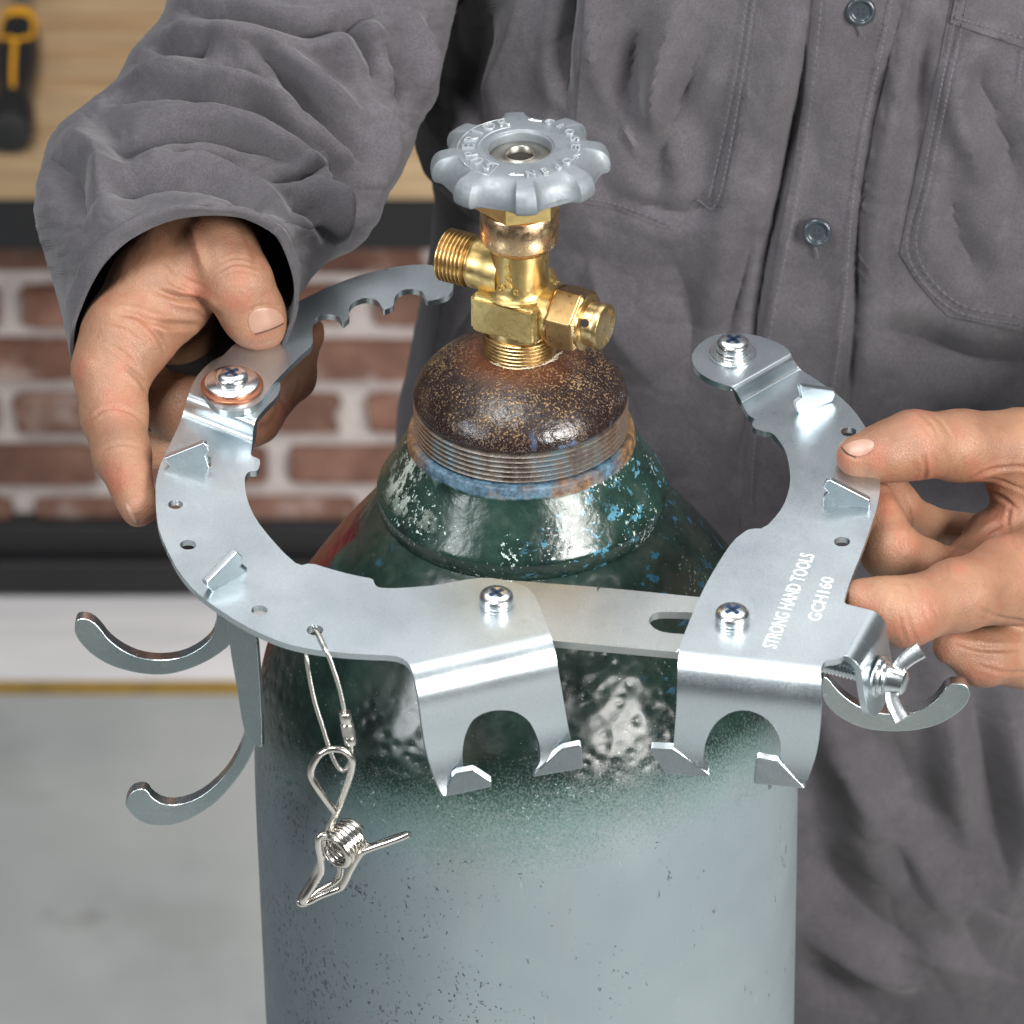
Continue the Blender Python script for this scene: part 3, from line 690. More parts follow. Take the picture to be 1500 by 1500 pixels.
def plate(outline, holes, fmap, thick=TH, step=5.0, grid=7.0, down=None, smooth_angle=40, bands=()):
    """cut a sheet: outline/holes in photo pixels, fmap(px,py) -> 3D top surface point (mm)"""
    loops = [resample(outline, step)] + [resample(h, min(step, 2.5)) for h in holes]
    allp = []; edges = []
    for L_ in loops:
        o = len(allp); n = len(L_); allp += list(L_); edges += [(o + i, o + (i + 1) % n) for i in range(n)]
    lo = loops[0].min(0); hi = loops[0].max(0)
    if grid:
        gx, gy = np.meshgrid(np.arange(lo[0], hi[0], grid), np.arange(lo[1], hi[1], grid * .86))
        gx[::2] += grid / 2; g = np.stack([gx.ravel(), gy.ravel()], 1)
        ok = inside(g, loops[0])
        for h in loops[1:]: ok &= ~inside(g, h)
        g = g[ok]
        for (a, b, o0, o1, st_) in bands:
            a = np.array(a, float); b = np.array(b, float); t_ = (b - a) / np.linalg.norm(b - a); n_ = np.array([t_[1], -t_[0]])
            s_ = (g - a) @ n_; g = g[~((s_ > o0 - 2) & (s_ < o1 + 2))]
            L0 = np.linalg.norm(b - a); uu, vv_ = np.meshgrid(np.arange(-80, L0 + 80, 5.0), np.arange(o0, o1 + .1, st_))
            e_ = a + uu.ravel()[:, None] * t_ + vv_.ravel()[:, None] * n_
            ok = inside(e_, loops[0])
            for h in loops[1:]: ok &= ~inside(e_, h)
            g = np.concatenate([g, e_[ok]])
        for L_ in loops: g = g[dist_poly(g, L_) > min(step * .55, 1.8)]
        allp += list(g)
    res = delaunay_2d_cdt([Vector(p) for p in allp], edges, [], 0, 1e-5)
    P2 = np.array([tuple(v) for v in res[0]]); T = res[2]
    cen = np.array([P2[list(t)].mean(0) for t in T]); keep = inside(cen, loops[0])
    for h in loops[1:]: keep &= ~inside(cen, h)
    T = [t for t, k in zip(T, keep) if k]
    top = [fmap(p[0], p[1]) for p in P2]
    nrm = [Vector((0, 0, 0)) for _ in top]; T2 = []
    for t in T:
        a, b, c = t; n = (top[b] - top[a]).cross(top[c] - top[a])
        if n.dot(CAM - top[a]) < 0: n = -n; t = (a, c, b)
        T2.append(tuple(t))
        for v in t: nrm[v] += n
    N = len(top); V = list(top)
    for v, n in zip(top, nrm):
        V.append(v - (n.normalized() if n.length > 1e-12 else NP) * thick)
    ec = {}
    for t in T2:
        for i in range(3):
            e = (t[i], t[(i + 1) % 3]); ec[e] = ec.get(e, 0) + 1
    Fc = list(T2) + [(a + N, c + N, b + N) for a, b, c in T2]
    for (a, b) in ec:
        if (b, a) not in ec: Fc.append((b, a, a + N, b + N))
    used = set(i for f in Fc for i in f); mp = {}; V2 = []
    for i in sorted(used): mp[i] = len(V2); V2.append(V[i])
    return mesh(V2, [tuple(mp[i] for i in f) for f in Fc], True, smooth_angle)
def sstep(t): t = max(0.0, min(1.0, t)); return t * t * (3 - 2 * t)
def side(p, a, b):                               # signed px distance from line a-b
    ax, ay = a; bx, by = b; L_ = math.hypot(bx - ax, by - ay)
    return ((p[0] - ax) * (by - ay) - (p[1] - ay) * (bx - ax)) / L_
class Swept:
    """a sheet profile (a outward, b up) bent along the line through pixels p0, p1 on the bracket plane"""
    def __init__(s, p0, p1, prof):
        A, B = U(*p0), U(*p1); s.O = A; s.e = (B - A).normalized(); s.n = s.e.cross(NP)
        if s.n.y > 0: s.n = -s.n
        s.prof = [(-400.0, 0.0)] + [tuple(q[:2]) for q in prof]
    def hit(s, px, py):
        o = CAM - s.O; r = ray(px, py); oa, ob = o.dot(s.n), o.dot(NP); da, db = r.dot(s.n), r.dot(NP)
        best = None
        P = s.prof
        for i in range(len(P) - 1):
            (a0, b0), (a1, b1) = P[i], P[i + 1]; ea, eb = a1 - a0, b1 - b0
            det = da * (-eb) + ea * db
            if abs(det) < 1e-12: continue
            t = ((a0 - oa) * (-eb) + ea * (b0 - ob)) / det; u = (da * (b0 - ob) - db * (a0 - oa)) / det
            lo = -1e9 if i == 0 else -1e-6; hi = 1e9 if i == len(P) - 2 else 1 + 1e-6
            if lo <= u <= hi and (best is None or t < best): best = t
        if best is None: best = (s.O - CAM).length
        return CAM + r * best
def bend(rad, steps=7, a0=0.0, ang=math.pi / 2):
    return [(a0 + rad * math.sin(ang * k / steps), -rad * (1 - math.cos(ang * k / steps))) for k in range(steps + 1)]
TABP = [(p.x, p.y) for p in catmull([Vector(q) for q in [(0, 0, 0), (3.2, -.5, 0), (6.0, -2.0, 0), (8.2, -4.6, 0), (9.6, -8, 0), (10.0, -13, 0), (8.6, -21, 0), (6.6, -30, 0), (5.8, -39, 0), (7.2, -48, 0), (11.2, -57, 0), (17, -66, 0)]], 4)]
br_ = thing("cylinder_bracket", "zinc plated sheet metal bracket opened around the cylinder neck, held in two hands", "bracket", (0, -90, -8))

# ---- left half
SWL = Swept((602, 1000), (820, 950), [(a_ - 9.0, b_) for a_, b_ in TABP])
def fL(px, py):
    if py < 800:
        s_ = side((px, py), (262, 590), (372, 632)); h = 8.0 * sstep((s_ + 20) / 40)
        return U(px, py, h)
    return SWL.hit(px, py)
outerL = [(268, 608), (257, 634), (238, 673), (230, 695), (227.5, 720), (229, 756), (234, 781), (248, 812), (262, 838), (285, 866), (314, 888), (344, 908), (375, 925), (410, 940), (444, 949), (480, 954.5), (532, 958.5), (577, 960), (594, 966), (603, 979), (611, 1007), (615, 1035), (619, 1070), (625, 1104), (635, 1135), (648, 1166), (654, 1166), (661, 1138), (672, 1131), (680.5, 1132)]
arch = [(678, 1118), (677, 1104), (679, 1087), (683, 1072), (691, 1056), (703, 1047), (720, 1041), (737, 1040), (754, 1042), (768, 1050), (778, 1060), (786, 1077), (791, 1092), (792, 1108), (791, 1117), (782, 1132), (817, 1098), (838, 1090)]
rightL = [(831, 1059), (826, 1028), (821, 1000), (816, 969), (810.5, 941), (802, 917), (791.5, 889), (781, 868), (767, 857), (742, 850), (712, 845.5), (680, 849), (641, 857), (587, 861.5), (562, 861.5), (552, 859.5), (548.5, 855), (546.5, 847.5), (526, 844), (504, 839), (479, 832), (455, 824.5), (438, 829), (418, 812), (396, 788), (374, 760), (362, 733), (358, 707), (359, 697), (365, 690), (375, 690), (379, 687), (381.5, 676), (379, 671.5), (370, 669), (367, 665), (369, 655), (371, 626), (376, 612), (392, 594), (405, 582), (411, 570), (410, 558), (400, 535), (375, 522), (345, 515), (315, 525), (292, 545), (278, 570)]
def ell(cx, cy, rx, ry, n=20, rot=0):
    return [(cx + rx * math.cos(2 * math.pi * k / n), cy + ry * math.sin(2 * math.pi * k / n)) for k in range(n)]
holesL = [ell(257, 739, 11, 6.6), ell(275.5, 798, 12, 7.2), ell(380, 894, 12, 7.2), ell(461.5, 923, 12.3, 7.6)]
# slots left by the lanced lugs
holesL += [[(258, 684), (304, 685), (309, 683), (309, 670), (303, 668), (300, 677), (262, 677)], [(312, 866), (361, 837), (362, 832), (354, 825), (352, 832), (310, 855)]]
oL = [tuple(p) for p in chaikin(outerL + arch + rightL, 1)]
me = plate(oL, holesL, fL, bands=[((262, 590), (372, 632), -24, 24, 2.5), ((602, 1000), (820, 950), -150, -60, 6), ((602, 1000), (820, 950), -57, 40, 3)])
lp = link("left_plate", me, ZINC, br_); bevel(lp, .35, 2, 50)

# ---- right half
SWR = Swept((993, 972), (1204, 995), [(a_ - 6.5, b_) for a_, b_ in TABP])
def fR(px, py):
    if py < 640:
        s_ = side((px, py), (1080, 578), (1166, 529)); h = 8.0 * sstep((s_ + 14) / 28)
        if px < 1170 or py < 560: return U(px, py, h)
        return U(px, py, h)
    return SWR.hit(px, py)
outerR = [(1013, 530), (1014, 517), (1024, 504), (1040, 493), (1060, 488), (1088, 488), (1112, 492), (1136, 500), (1154, 510), (1162, 526), (1168, 536), (1176, 544), (1188, 551), (1208, 564), (1232, 582), (1252, 602), (1268, 626), (1278, 642), (1286, 674), (1290, 698), (1289, 722), (1284, 746), (1276, 770), (1262, 810), (1244, 854), (1238, 874), (1236, 884), (1252, 888), (1268, 893)]
# front right corner, slot for the flange, right leg, arch, left leg
cornR = [(1272, 897), (1262, 915), (1250, 940), (1237, 962), (1222, 966.5), (1212, 967), (1205, 972), (1202, 982), (1203, 1000), (1203, 1028), (1202, 1062), (1198, 1097), (1190, 1125), (1181, 1147), (1172, 1148), (1144, 1114), (1143, 1106), (1144, 1096), (1143, 1083), (1138, 1072), (1129, 1058), (1113, 1046), (1092, 1039.5), (1070, 1043), (1052, 1055), (1041, 1069), (1033, 1089), (1030, 1106), (1030, 1118), (1038, 1134), (986, 1096), (987, 1085)]
leftR = [(989, 1062), (991, 1035), (992, 1000), (993, 969), (995, 948), (1003, 927), (1014, 900), (1026, 872), (1040, 845), (1056, 818), (1074, 792), (1090, 779), (1099, 774.5), (1120, 774), (1140, 753), (1152, 732), (1158, 706), (1157, 688), (1152, 662), (1140, 643), (1130, 633), (1117, 631.5), (1104, 627), (1101, 621), (1107, 613), (1098, 610), (1092, 601), (1086, 588), (1078, 572), (1070, 566), (1056, 562), (1038, 555), (1022, 544)]
oR = [tuple(p) for p in chaikin(outerR + cornR + leftR, 1)]
holesR = [ell(1243, 632.5, 11.5, 6.6), ell(1233.5, 793.5, 12, 7)]
holesR += [[(1171, 606), (1168, 594), (1172, 588), (1219, 574), (1218, 587)], [(1206, 740), (1208, 726), (1214, 718), (1264, 722), (1262, 744)]]
me = plate(oR, holesR, fR, bands=[((1080, 578), (1166, 529), -18, 18, 2.2), ((993, 972), (1204, 995), -150, -60, 6), ((993, 972), (1204, 995), -57, 34, 3)])
rp = link("right_plate", me, ZINC, br_); bevel(rp, .35, 2, 50)

# flange on the right with the clamp bolt through it
A_ = U(1236, 960); B_ = U(1274, 893); fe = (B_ - A_).normalized(); fn = NP.cross(fe) * -1
if fn.x < 0: fn = -fn
def flange():
    prof = [(-6, 0), (0, 0), (2.2, -.35), (4.2, -1.4), (5.8, -3.2), (6.7, -5.4), (7.2, -9), (8.2, -15), (9.4, -21), (10.4, -27), (11, -31)]
    prof = [(p.x, p.y) for p in catmull([Vector((a_, b_, 0)) for a_, b_ in prof], 3)]
    L_ = (B_ - A_).length; rows = []
    ns = 16
    for i, (a_, b_) in enumerate(prof):
        cut = 0.0
        if b_ < -19: q = (-19 - b_) / 12.0; cut = (1 - math.sqrt(max(0, 1 - q * q))) * L_ * .5
        row = []
        for k in range(ns + 1):
            s_ = cut + (L_ - 2 * cut) * k / ns; row.append(A_ + fe * s_ + fn * a_ + NP * b_)
        rows.append(row)
    V = []; Fc = []; m = ns + 1; nR = len(rows)
    nr_ = []
    for i in range(nR):
        a0 = prof[max(0, i - 1)]; a1 = prof[min(nR - 1, i + 1)]; tx, tz = a1[0] - a0[0], a1[1] - a0[1]; l = math.hypot(tx, tz)
        nr_.append(fn * (-tz / l) + NP * (tx / l))
    for i in range(nR): V += rows[i]
    for i in range(nR): V += [p - nr_[i] * TH for p in rows[i]]
    o = nR * m
    for i in range(nR - 1):
        for k in range(ns):
            a = i * m + k; Fc += [(a, a + 1, a + m + 1, a + m), (o + a, o + a + m, o + a + m + 1, o + a + 1)]
        Fc += [(i * m, (i + 1) * m, o + (i + 1) * m, o + i * m), (i * m + ns, o + i * m + ns, o + (i + 1) * m + ns, (i + 1) * m + ns)]
    for k in range(ns):
        Fc += [(k, o + k, o + k + 1, k + 1), ((nR - 1) * m + k, (nR - 1) * m + k + 1, o + (nR - 1) * m + k + 1, o + (nR - 1) * m + k)]
    return mesh(V, Fc, True, 50)
bevel(link("bolt_flange", flange(), ZINC, br_), .4, 2, 50)
bc = A_ + fe * ((B_ - A_).length * .48) + fn * 7.3 - NP * 16.8        # bolt centre where it meets the flange
bolt_dir = fn
tp_ = [(.1, -26)]; zz = -26
while zz < 4: tp_ += [(2.5, zz), (3.5, zz + .5), (3.5, zz + .7), (2.5, zz + 1.25)]; zz += 1.35
Mb = frame(bc, NP, bolt_dir)
link("clamp_bolt", mesh(*lathe(tp_ + [(.1, zz)], Mb, 28), True, 60), ZINCP, br_)
wn = link("wing_nut", mesh(*lathe([(3.2, 4.6), (5.0, 4.6), (5.3, 5.3), (4.9, 7.5), (4.6, 9.8), (4.3, 11.2), (3.4, 11.8), (.1, 11.8)], Mb, 40), True, 40), ZINCP, br_)
link("flat_washer", mesh(*lathe([(3.2, .9), (7.4, .9), (7.6, 1.3), (7.6, 2.2), (7.4, 2.6), (3.2, 2.6)], Mb, 48), True, 40), ZINCP, wn)
link("lock_washer", mesh(*lathe([(3.2, 2.7), (6.0, 2.7), (6.2, 3.0), (6.2, 4.2), (6.0, 4.5), (3.2, 4.5)], Mb, 48), True, 40), ZINCP, wn)
ud = (Q(1330, 975) - Q(1312, 1005)).normalized(); ud = (ud - bolt_dir * ud.dot(bolt_dir)).normalized()
for sgn in (1, -1):
    dirn = ud * sgn
    pts = [bc + bolt_dir * 7.5 + dirn * 2.6, bc + bolt_dir * 8.5 + dirn * 6.0, bc + bolt_dir * 11 + dirn * 9.6, bc + bolt_dir * 14 + dirn * 12.8]
    cp = catmull(pts, 5); side_v = bolt_dir.cross(dirn); V = []; Fc = []
    for i, p in enumerate(cp):
        t = (cp[min(i + 1, len(cp) - 1)] - cp[max(0, i - 1)]).normalized(); up_ = t.cross(side_v).normalized(); u = i / (len(cp) - 1)
        hw = 1.6 - .2 * u; ht = 2.4 + .9 * u
        for k in range(12):
            an = 2 * math.pi * k / 12; cx_, sy_ = math.cos(an), math.sin(an)
            V.append(p + side_v * (hw * math.copysign(abs(cx_) ** .55, cx_)) + up_ * (ht * math.copysign(abs(sy_) ** .55, sy_)))
        if i:
            o = (i - 1) * 12
            for k in range(12): Fc.append((o + k, o + (k + 1) % 12, o + 12 + (k + 1) % 12, o + 12 + k))
    o = (len(cp) - 1) * 12; Fc.append(tuple(range(12))); Fc.append(tuple(range(o, o + 12)))
    link("wing", mesh(V, Fc, True, 60), ZINCP, wn)

# ---- link bar beneath both halves, with slot
fB = lambda px, py: U(px, py, -TH - .15)
bar = [(690, 846), (760, 851), (900, 862), (1027, 875), (1110, 883), (1130, 893), (1136, 918), (1130, 950), (1110, 966), (993, 955.5), (900, 947), (805, 938), (700, 929), (680, 915), (672, 888), (678, 860)]
slot = [(975, 896), (1010, 897), (1050, 900), (1056, 915), (1050, 931), (1010, 929.5), (975, 927), (960, 922), (951, 913), (950, 909), (953, 901), (962, 897)]
bevel(link("link_bar", plate([tuple(p) for p in chaikin(bar, 1)], [[tuple(p) for p in chaikin(slot, 1)]], fB, 3.0, 5, 8), ZINCW, br_), .35, 2, 50)

# ---- notched swing arm on the raised lobe
fA = lambda px, py: U(px, py, 8.0 + TH + .1)
arm = [(318, 530), (342, 505), (372, 482), (395, 466), (416, 452), (454, 433), (490, 416), (526, 403.5), (569, 392.5), (600, 388), (632, 387), (650, 396), (664, 412), (664, 424), (658, 432), (645, 437.5), (633, 440), (625, 441), (621, 430), (617, 426), (608, 423.5), (598, 423), (586, 426), (579, 433), (577, 441), (577, 448), (569, 452), (562, 454), (559, 450), (557, 444), (549, 438), (538, 436), (526, 438), (515, 444), (511, 451), (511.5, 460), (512, 465), (506, 471), (502, 474), (500, 470), (498, 465), (490, 461), (476, 460), (465, 463), (458, 470), (457, 478), (458, 490), (458, 506), (443, 518), (425, 536), (410, 551), (398, 564), (390, 578), (380, 590), (362, 600), (340, 604), (318, 599), (303, 586), (297, 570), (299, 552)]
bevel(link("notched_arm", plate([tuple(p) for p in chaikin(arm, 1)], [], fA, TH, 4, 7), ZINC, br_), .35, 2, 50)

# ---- lanced lugs standing up on the plates
def upright(name, pts, base_a, base_b, thick, mat, surf, awayness=1, bev=.4, parent=None):
    a = surf(*base_a); b = surf(*base_b); e = (b - a); nrm = e.cross(NP).normalized()
    if nrm.dot(CAM - a) < 0: nrm = -nrm
    V = []
    for px, py in pts:
        r = ray(px, py); V.append(CAM + r * ((a - CAM).dot(nrm) / r.dot(nrm)))
    n = len(V); V += [v - nrm * thick for v in V]
    Fc = [tuple(range(n)), tuple(reversed(range(n, 2 * n)))] + [(i, (i + 1) % n, n + (i + 1) % n, n + i) for i in range(n)]
    o = link(name, mesh(V, Fc, True, 30), mat, parent or br_); bevel(o, bev, 2, 30); return o
upright("lug", [(250, 685), (240, 672), (298, 649), (304, 653), (306, 661), (301, 668), (304, 677), (307, 687)], (254, 684), (306, 685), 2.5, ZINC, fL)
upright("lug", [(312, 868), (303, 858), (303, 853), (347, 808), (356, 815), (357, 824), (352, 829), (363, 838)], (312, 866), (363, 837), 2.6, ZINC, fL)
upright("lug", [(1171, 608), (1166, 592), (1176, 584), (1172, 568), (1174, 565), (1223, 572), (1224, 578), (1220, 588), (1216, 590)], (1171, 606), (1220, 589), 2.5, ZINC, fR)
upright("lug", [(1205, 742), (1206, 728), (1213, 722), (1206, 714), (1210, 705), (1217, 704), (1274, 733), (1274, 746), (1262, 744)], (1206, 740), (1272, 745), 2.5, ZINC, fR)

# ---- claws at the tab tips, turned out toward the viewer
def claw(pts, sw, thick=2.4):
    # lies in an upright plane through the tab tip facing the viewer
    a = sw.hit(*pts[0]); nrm = Vector((0, -1, .12)).normalized(); V = []
    for px, py in pts[1]:
        r = ray(px, py); V.append(CAM + r * ((a - CAM).dot(nrm) / r.dot(nrm)))
    n = len(V); bk = Vector((0, .75, .66)).normalized()
    V += [v + bk * thick for v in V]
    Fc = [tuple(range(n)), tuple(reversed(range(n, 2 * n)))] + [(i, (i + 1) % n, n + (i + 1) % n, n + i) for i in range(n)]
    o = link("claw", mesh(V, Fc, True, 30), ZINC, br_); bevel(o, .45, 2, 30)
claw(((652, 1160), [(651, 1168), (661, 1139), (668, 1133), (694, 1129), (702, 1134), (720, 1146), (720, 1153.5)]), SWL)
claw(((800, 1115), [(780, 1139), (782, 1134), (817, 1101), (824, 1097), (850, 1092), (852, 1096), (854, 1126)]), SWL)
claw(((1010, 1115), [(953, 1098), (955, 1096), (985, 1097), (992, 1101), (1040, 1135), (1037, 1139), (975, 1133)]), SWR)
claw(((1165, 1140), [(1108, 1112), (1112, 1110), (1140, 1115), (1146, 1121), (1180, 1156), (1104, 1149)]), SWR)

# ---- hooks
def hook(name, outl, Y, thick, slope=0.0, mat=ZINCD, lab=None):
    V = []
    nrm = Vector((slope, -1, .10)).normalized(); o0 = WY(*outl[0], Y)
    for p in resample([tuple(q) for q in chaikin(outl, 1)], 4):
        r = ray(p[0], p[1]); V.append(CAM + r * ((o0 - CAM).dot(nrm) / r.dot(nrm)))
    n = len(V); V += [v - nrm * thick for v in V]
    Fc = [tuple(range(n)), tuple(reversed(range(n, 2 * n)))] + [(i, (i + 1) % n, n + (i + 1) % n, n + i) for i in range(n)]
    o = link(name, mesh(V, Fc, True, 35), [mat, ZINCP], br_)
    for p in o.data.polygons:
        if len(p.vertices) == 4: p.material_index = 1
    bevel(o, .5, 2, 40); return o
hook("hook", [(109, 918), (112, 908), (122, 906), (136, 910), (148, 922), (158, 936), (175, 950), (196, 961), (217, 966.5), (242, 967.5), (268, 963), (290, 952), (306, 939), (315, 925), (318, 895), (345, 890), (350, 925), (338, 945), (316, 962), (298, 972), (274, 982), (246, 989), (217, 989), (188, 984), (160, 975), (136, 961), (118, 943), (110, 930)], -78, 6.0)
hook("hook", [(183, 1176), (192, 1160), (206, 1155.5), (216, 1158), (222, 1168), (238, 1178.5), (260, 1180), (288, 1171), (313, 1153), (334, 1130), (350, 1102), (358, 1078), (362, 1060), (380, 1080), (372, 1099), (358, 1127), (337, 1155), (316, 1177), (288, 1196), (260, 1208), (232, 1211), (210, 1207), (193, 1194), (184, 1182)], -92, 6.0)
hook("hanger_strip", [(331, 890), (371, 912), (378, 960), (385, 1092), (380, 1097), (366, 1084), (356, 1070), (346, 1005), (336, 950)], -93, 3.0, -.35)
hook("hook", [(1203, 1020), (1204, 990), (1214, 994), (1224, 1008), (1242, 1025), (1262, 1037), (1287, 1045), (1321, 1047), (1346, 1042), (1363, 1033), (1378, 1019), (1385, 1006), (1398, 1001), (1413, 1002), (1420, 1009), (1422, 1019), (1415, 1035), (1394, 1052), (1370, 1064), (1339, 1071), (1304, 1072.5), (1269, 1069), (1242, 1059), (1217, 1042)], -70, 6.0)

# ---- screws
phm = Mat("recess_blue", (0.07, 0.12, 0.24, 1), .25, .9)
def phillips_head(M, r=6.1, h=4.0):
    pr = [(r * .96, 0), (r, .4), (r, 2.0), (r * .93, 2.9), (r * .78, 3.5), (r * .5, h), (.1, h + .15)]
    V, Fc = lathe([(p.x, p.y) for p in catmull([Vector((a_, b_, 0)) for a_, b_ in pr], 3)], M, 40)
    return V, Fc
def cross_recess(M, r, h):
    out = []
    for k in range(2):
        rot = M @ Matrix.Rotation(R(38) + k * math.pi / 2, 4, 'Z') @ Matrix.Translation((0, 0, h + .02))
        V = []
        for z_, s_ in ((.22, 1.0), (-.5, .5)):
            for x_, y_ in ((-r, -.8), (r, -.8), (r, .8), (-r, .8)): V.append(rot @ Vector((x_ * s_, y_ * s_, z_)))
        out.append((V, [(0, 1, 2, 3), (4, 7, 6, 5), (0, 4, 5, 1), (1, 5, 6, 2), (2, 6, 7, 3), (3, 7, 4, 0)]))
    return merge(out)
def screw(px, py, h, washers):
    # px,py = centre of the head top; foot on plane height h
    base = U(px, py, h + 4 + sum(w_[1] for w_ in washers)); base = base - NP * (4 + sum(w_[1] for w_ in washers))
    M = frame(base, (1, 0, 0), NP); z_ = .05; wl_ = []
    for (rr, t, mt) in washers: wl_.append((rr, z_, z_ + t, mt)); z_ += t
    Mh_ = M @ Matrix.Translation((0, 0, z_))
    sc = link("screw", mesh(*phillips_head(Mh_), True, 50), ZINCP, br_, base)
    link("cross_recess", mesh(*cross_recess(Mh_, 3.0, 4.0), False), phm.m, sc)
    link("shank", mesh(*lathe([(.1, -12), (2.9, -12), (2.9, 0), (.1, 0)], M, 20)), ZINCP, sc)
    for (rr, z0_, z1_, mt) in wl_:
        link("washer", mesh(*lathe([(2, z0_), (rr * .98, z0_), (rr, z0_ + .25), (rr, z1_ - .25), (rr * .97, z1_), (2, z1_)], M, 64), True, 40), mt, sc)
copper = Mat("copper_washer", (0.30, 0.12, 0.07, 1), .42, .85); copper.bump(copper.noise(300, 3), .05, .3)
screw(339, 545, 8 + TH, [(11.6, 1.2, copper.m), (10.0, 1.5, ZINCP)])
screw(1074, 497, 8.0, [(8.8, 1.3, ZINCP), (6.4, 1.4, ZINCP)])
screw(727, 868, 0, [(6.0, 1.4, ZINCP)])
screw(1073, 893, 0, [(6.0, 1.4, ZINCP)])

# ---- printed lettering on the right plate
wt = Mat("white_print", S((206, 212, 214)), .6)
def plate_text(body, p_start, p_end, p_top, height_scale=1.0):
    a = U(*p_start, .12); b = U(*p_end, .12); x = (b - a); t = U(*p_top, .12) - a
    yv = t - x * (t.dot(x) / x.dot(x))
    cu_V, cu_F = text_mesh(body, 1.0, 0.0, Matrix(), .018, False)
    xs = [v.x for v in cu_V]; ys = [v.y for v in cu_V]; wd_ = max(xs) - min(xs); ht = max(ys) - min(ys)
    V = [a + x * ((v.x - min(xs)) / wd_) + yv * ((v.y - min(ys)) / ht) for v in cu_V]
    return V, cu_F
pl = merge([plate_text("STRONG HAND TOOLS", (1137, 951), (1194, 813), (1117, 944)), plate_text("GCH160", (1201, 911), (1223, 847), (1183, 904))])
me = mesh(*pl, smooth=False); link("printed_lettering", me, wt.m, rp)

# ------------------------------------------------------------------ tether cable and spring clip
stl = Mat("stainless_wire", (0.72, 0.69, 0.64, 1), .18, 1.0); stl.set(stl.b, "Roughness", stl.rmap(stl.noise(200, 3), .3, .7, .12, .28))
cb_m = Mat("steel_cable", (0.62, 0.61, 0.58, 1), .3, 1.0)
cab = thing("tether_cable", "twisted steel cable loop with knurled ferrule hanging from the left plate's last hole", "cable", U(461, 923))
dE = (U(479, 957, 1.2) - CAM).dot(FWD) - D0
def H(px, py, z=0.0): return Q(px, py, dE + .165 * (py - 957) + z)
front_s = [U(459, 922, -3.5), U(463, 923, .4), U(468, 931, 1.2), U(474, 943, 1.3), U(479, 955, 1.2), H(487, 977), H(497, 1008), H(505, 1045), H(511, 1075), H(514, 1094), H(514, 1112), H(508, 1125, 1), H(500, 1128, 2), H(491, 1117, 3), H(483, 1098, 4), H(473, 1066, 5), H(461, 1028, 6), H(453, 990, 7), H(449, 960, 8), U(451, 935, -5)]
dC = dE + .165 * (1110 - 957)
path = catmull(front_s, 22, True)
pp = []
for s_ in range(4):
    pts = []; n_ = len(path); L_ = 0
    for i, p in enumerate(path):
        t = (path[(i + 1) % n_] - path[i - 1]).normalized(); a = t.cross(FWD).normalized(); b = t.cross(a)
        L_ += (path[(i + 1) % n_] - p).length
        an = L_ * 1.15 + s_ * math.pi / 2; pts.append(p + (a * math.cos(an) + b * math.sin(an)) * .42)
    pp.append(tube(pts, .42, 6, True))
link("cable", mesh(*merge(pp), True, 80), cb_m.m, cab)
fa, fb_ = H(505, 1043), H(514, 1090)
fl_ = (fb_ - fa).length; Mf = frame(fa, (1, 0, 0), fb_ - fa)
def knurl(t, r, z):
    return r + (.14 * math.cos(14 * t + z * 5.5) * math.cos(14 * t - z * 5.5) if fl_ * .36 < z < fl_ * .7 else 0)
pr = [(1.0, 0), (1.9, 0), (2.1, .3), (2.1, fl_ * .3), (1.9, fl_ * .32), (2.3, fl_ * .35)] + [(2.35, z_) for z_ in np.linspace(fl_ * .37, fl_ * .69, 26)] + [(2.3, fl_ * .71), (2.0, fl_ * .74), (2.2, fl_ * .76), (2.2, fl_ - .3), (1.9, fl_), (1, fl_)]
link("ferrule", mesh(*lathe(pr, Mf, 72, knurl), True, 60), stl.m, cab)

clip = thing("spring_clip", "bent stainless wire spring clip with coil hanging on the cable in front of the cylinder", "clip", Q(497, 1100, dC))
dK = dC + 4
WR = 1.3
def wire(pts, per=7, r=WR, closed=False): return tube(catmull([H(x_, y_, z_) for x_, y_, z_ in pts], per, closed), r, 12, closed)
parts = []
# upper loop and leg down to the coil
loop = [(490, 1188, -1), (478, 1172, -2), (464, 1152, -3), (456, 1136, -3), (458, 1122, -3), (468, 1106, -3), (482, 1098, -3), (499, 1098, -3), (510, 1104, -3), (516, 1114, -3), (515, 1128, -2), (509, 1148, -1), (500, 1172, 1), (490, 1196, 3), (483, 1212, 4), (480, 1224, 6)]
parts.append(wire(loop))
# coil: five turns round an axis going right
ax0 = H(489, 1248, -3); ax1 = H(517, 1226, 7); axd = (ax1 - ax0); axn = axd.normalized()
ca = axn.cross(FWD).normalized(); cb = axn.cross(ca).normalized()
tilt_v = RT * 0.35
pts = []
for i in range(5 * 28 + 8):
    t = 2 * math.pi * i / 28; u = i / (5 * 28)
    pts.append(ax0 + axd * u + (ca * math.cos(t) * 6.3 + cb * math.sin(t) * 6.3))
parts.append(tube(pts, WR, 10))
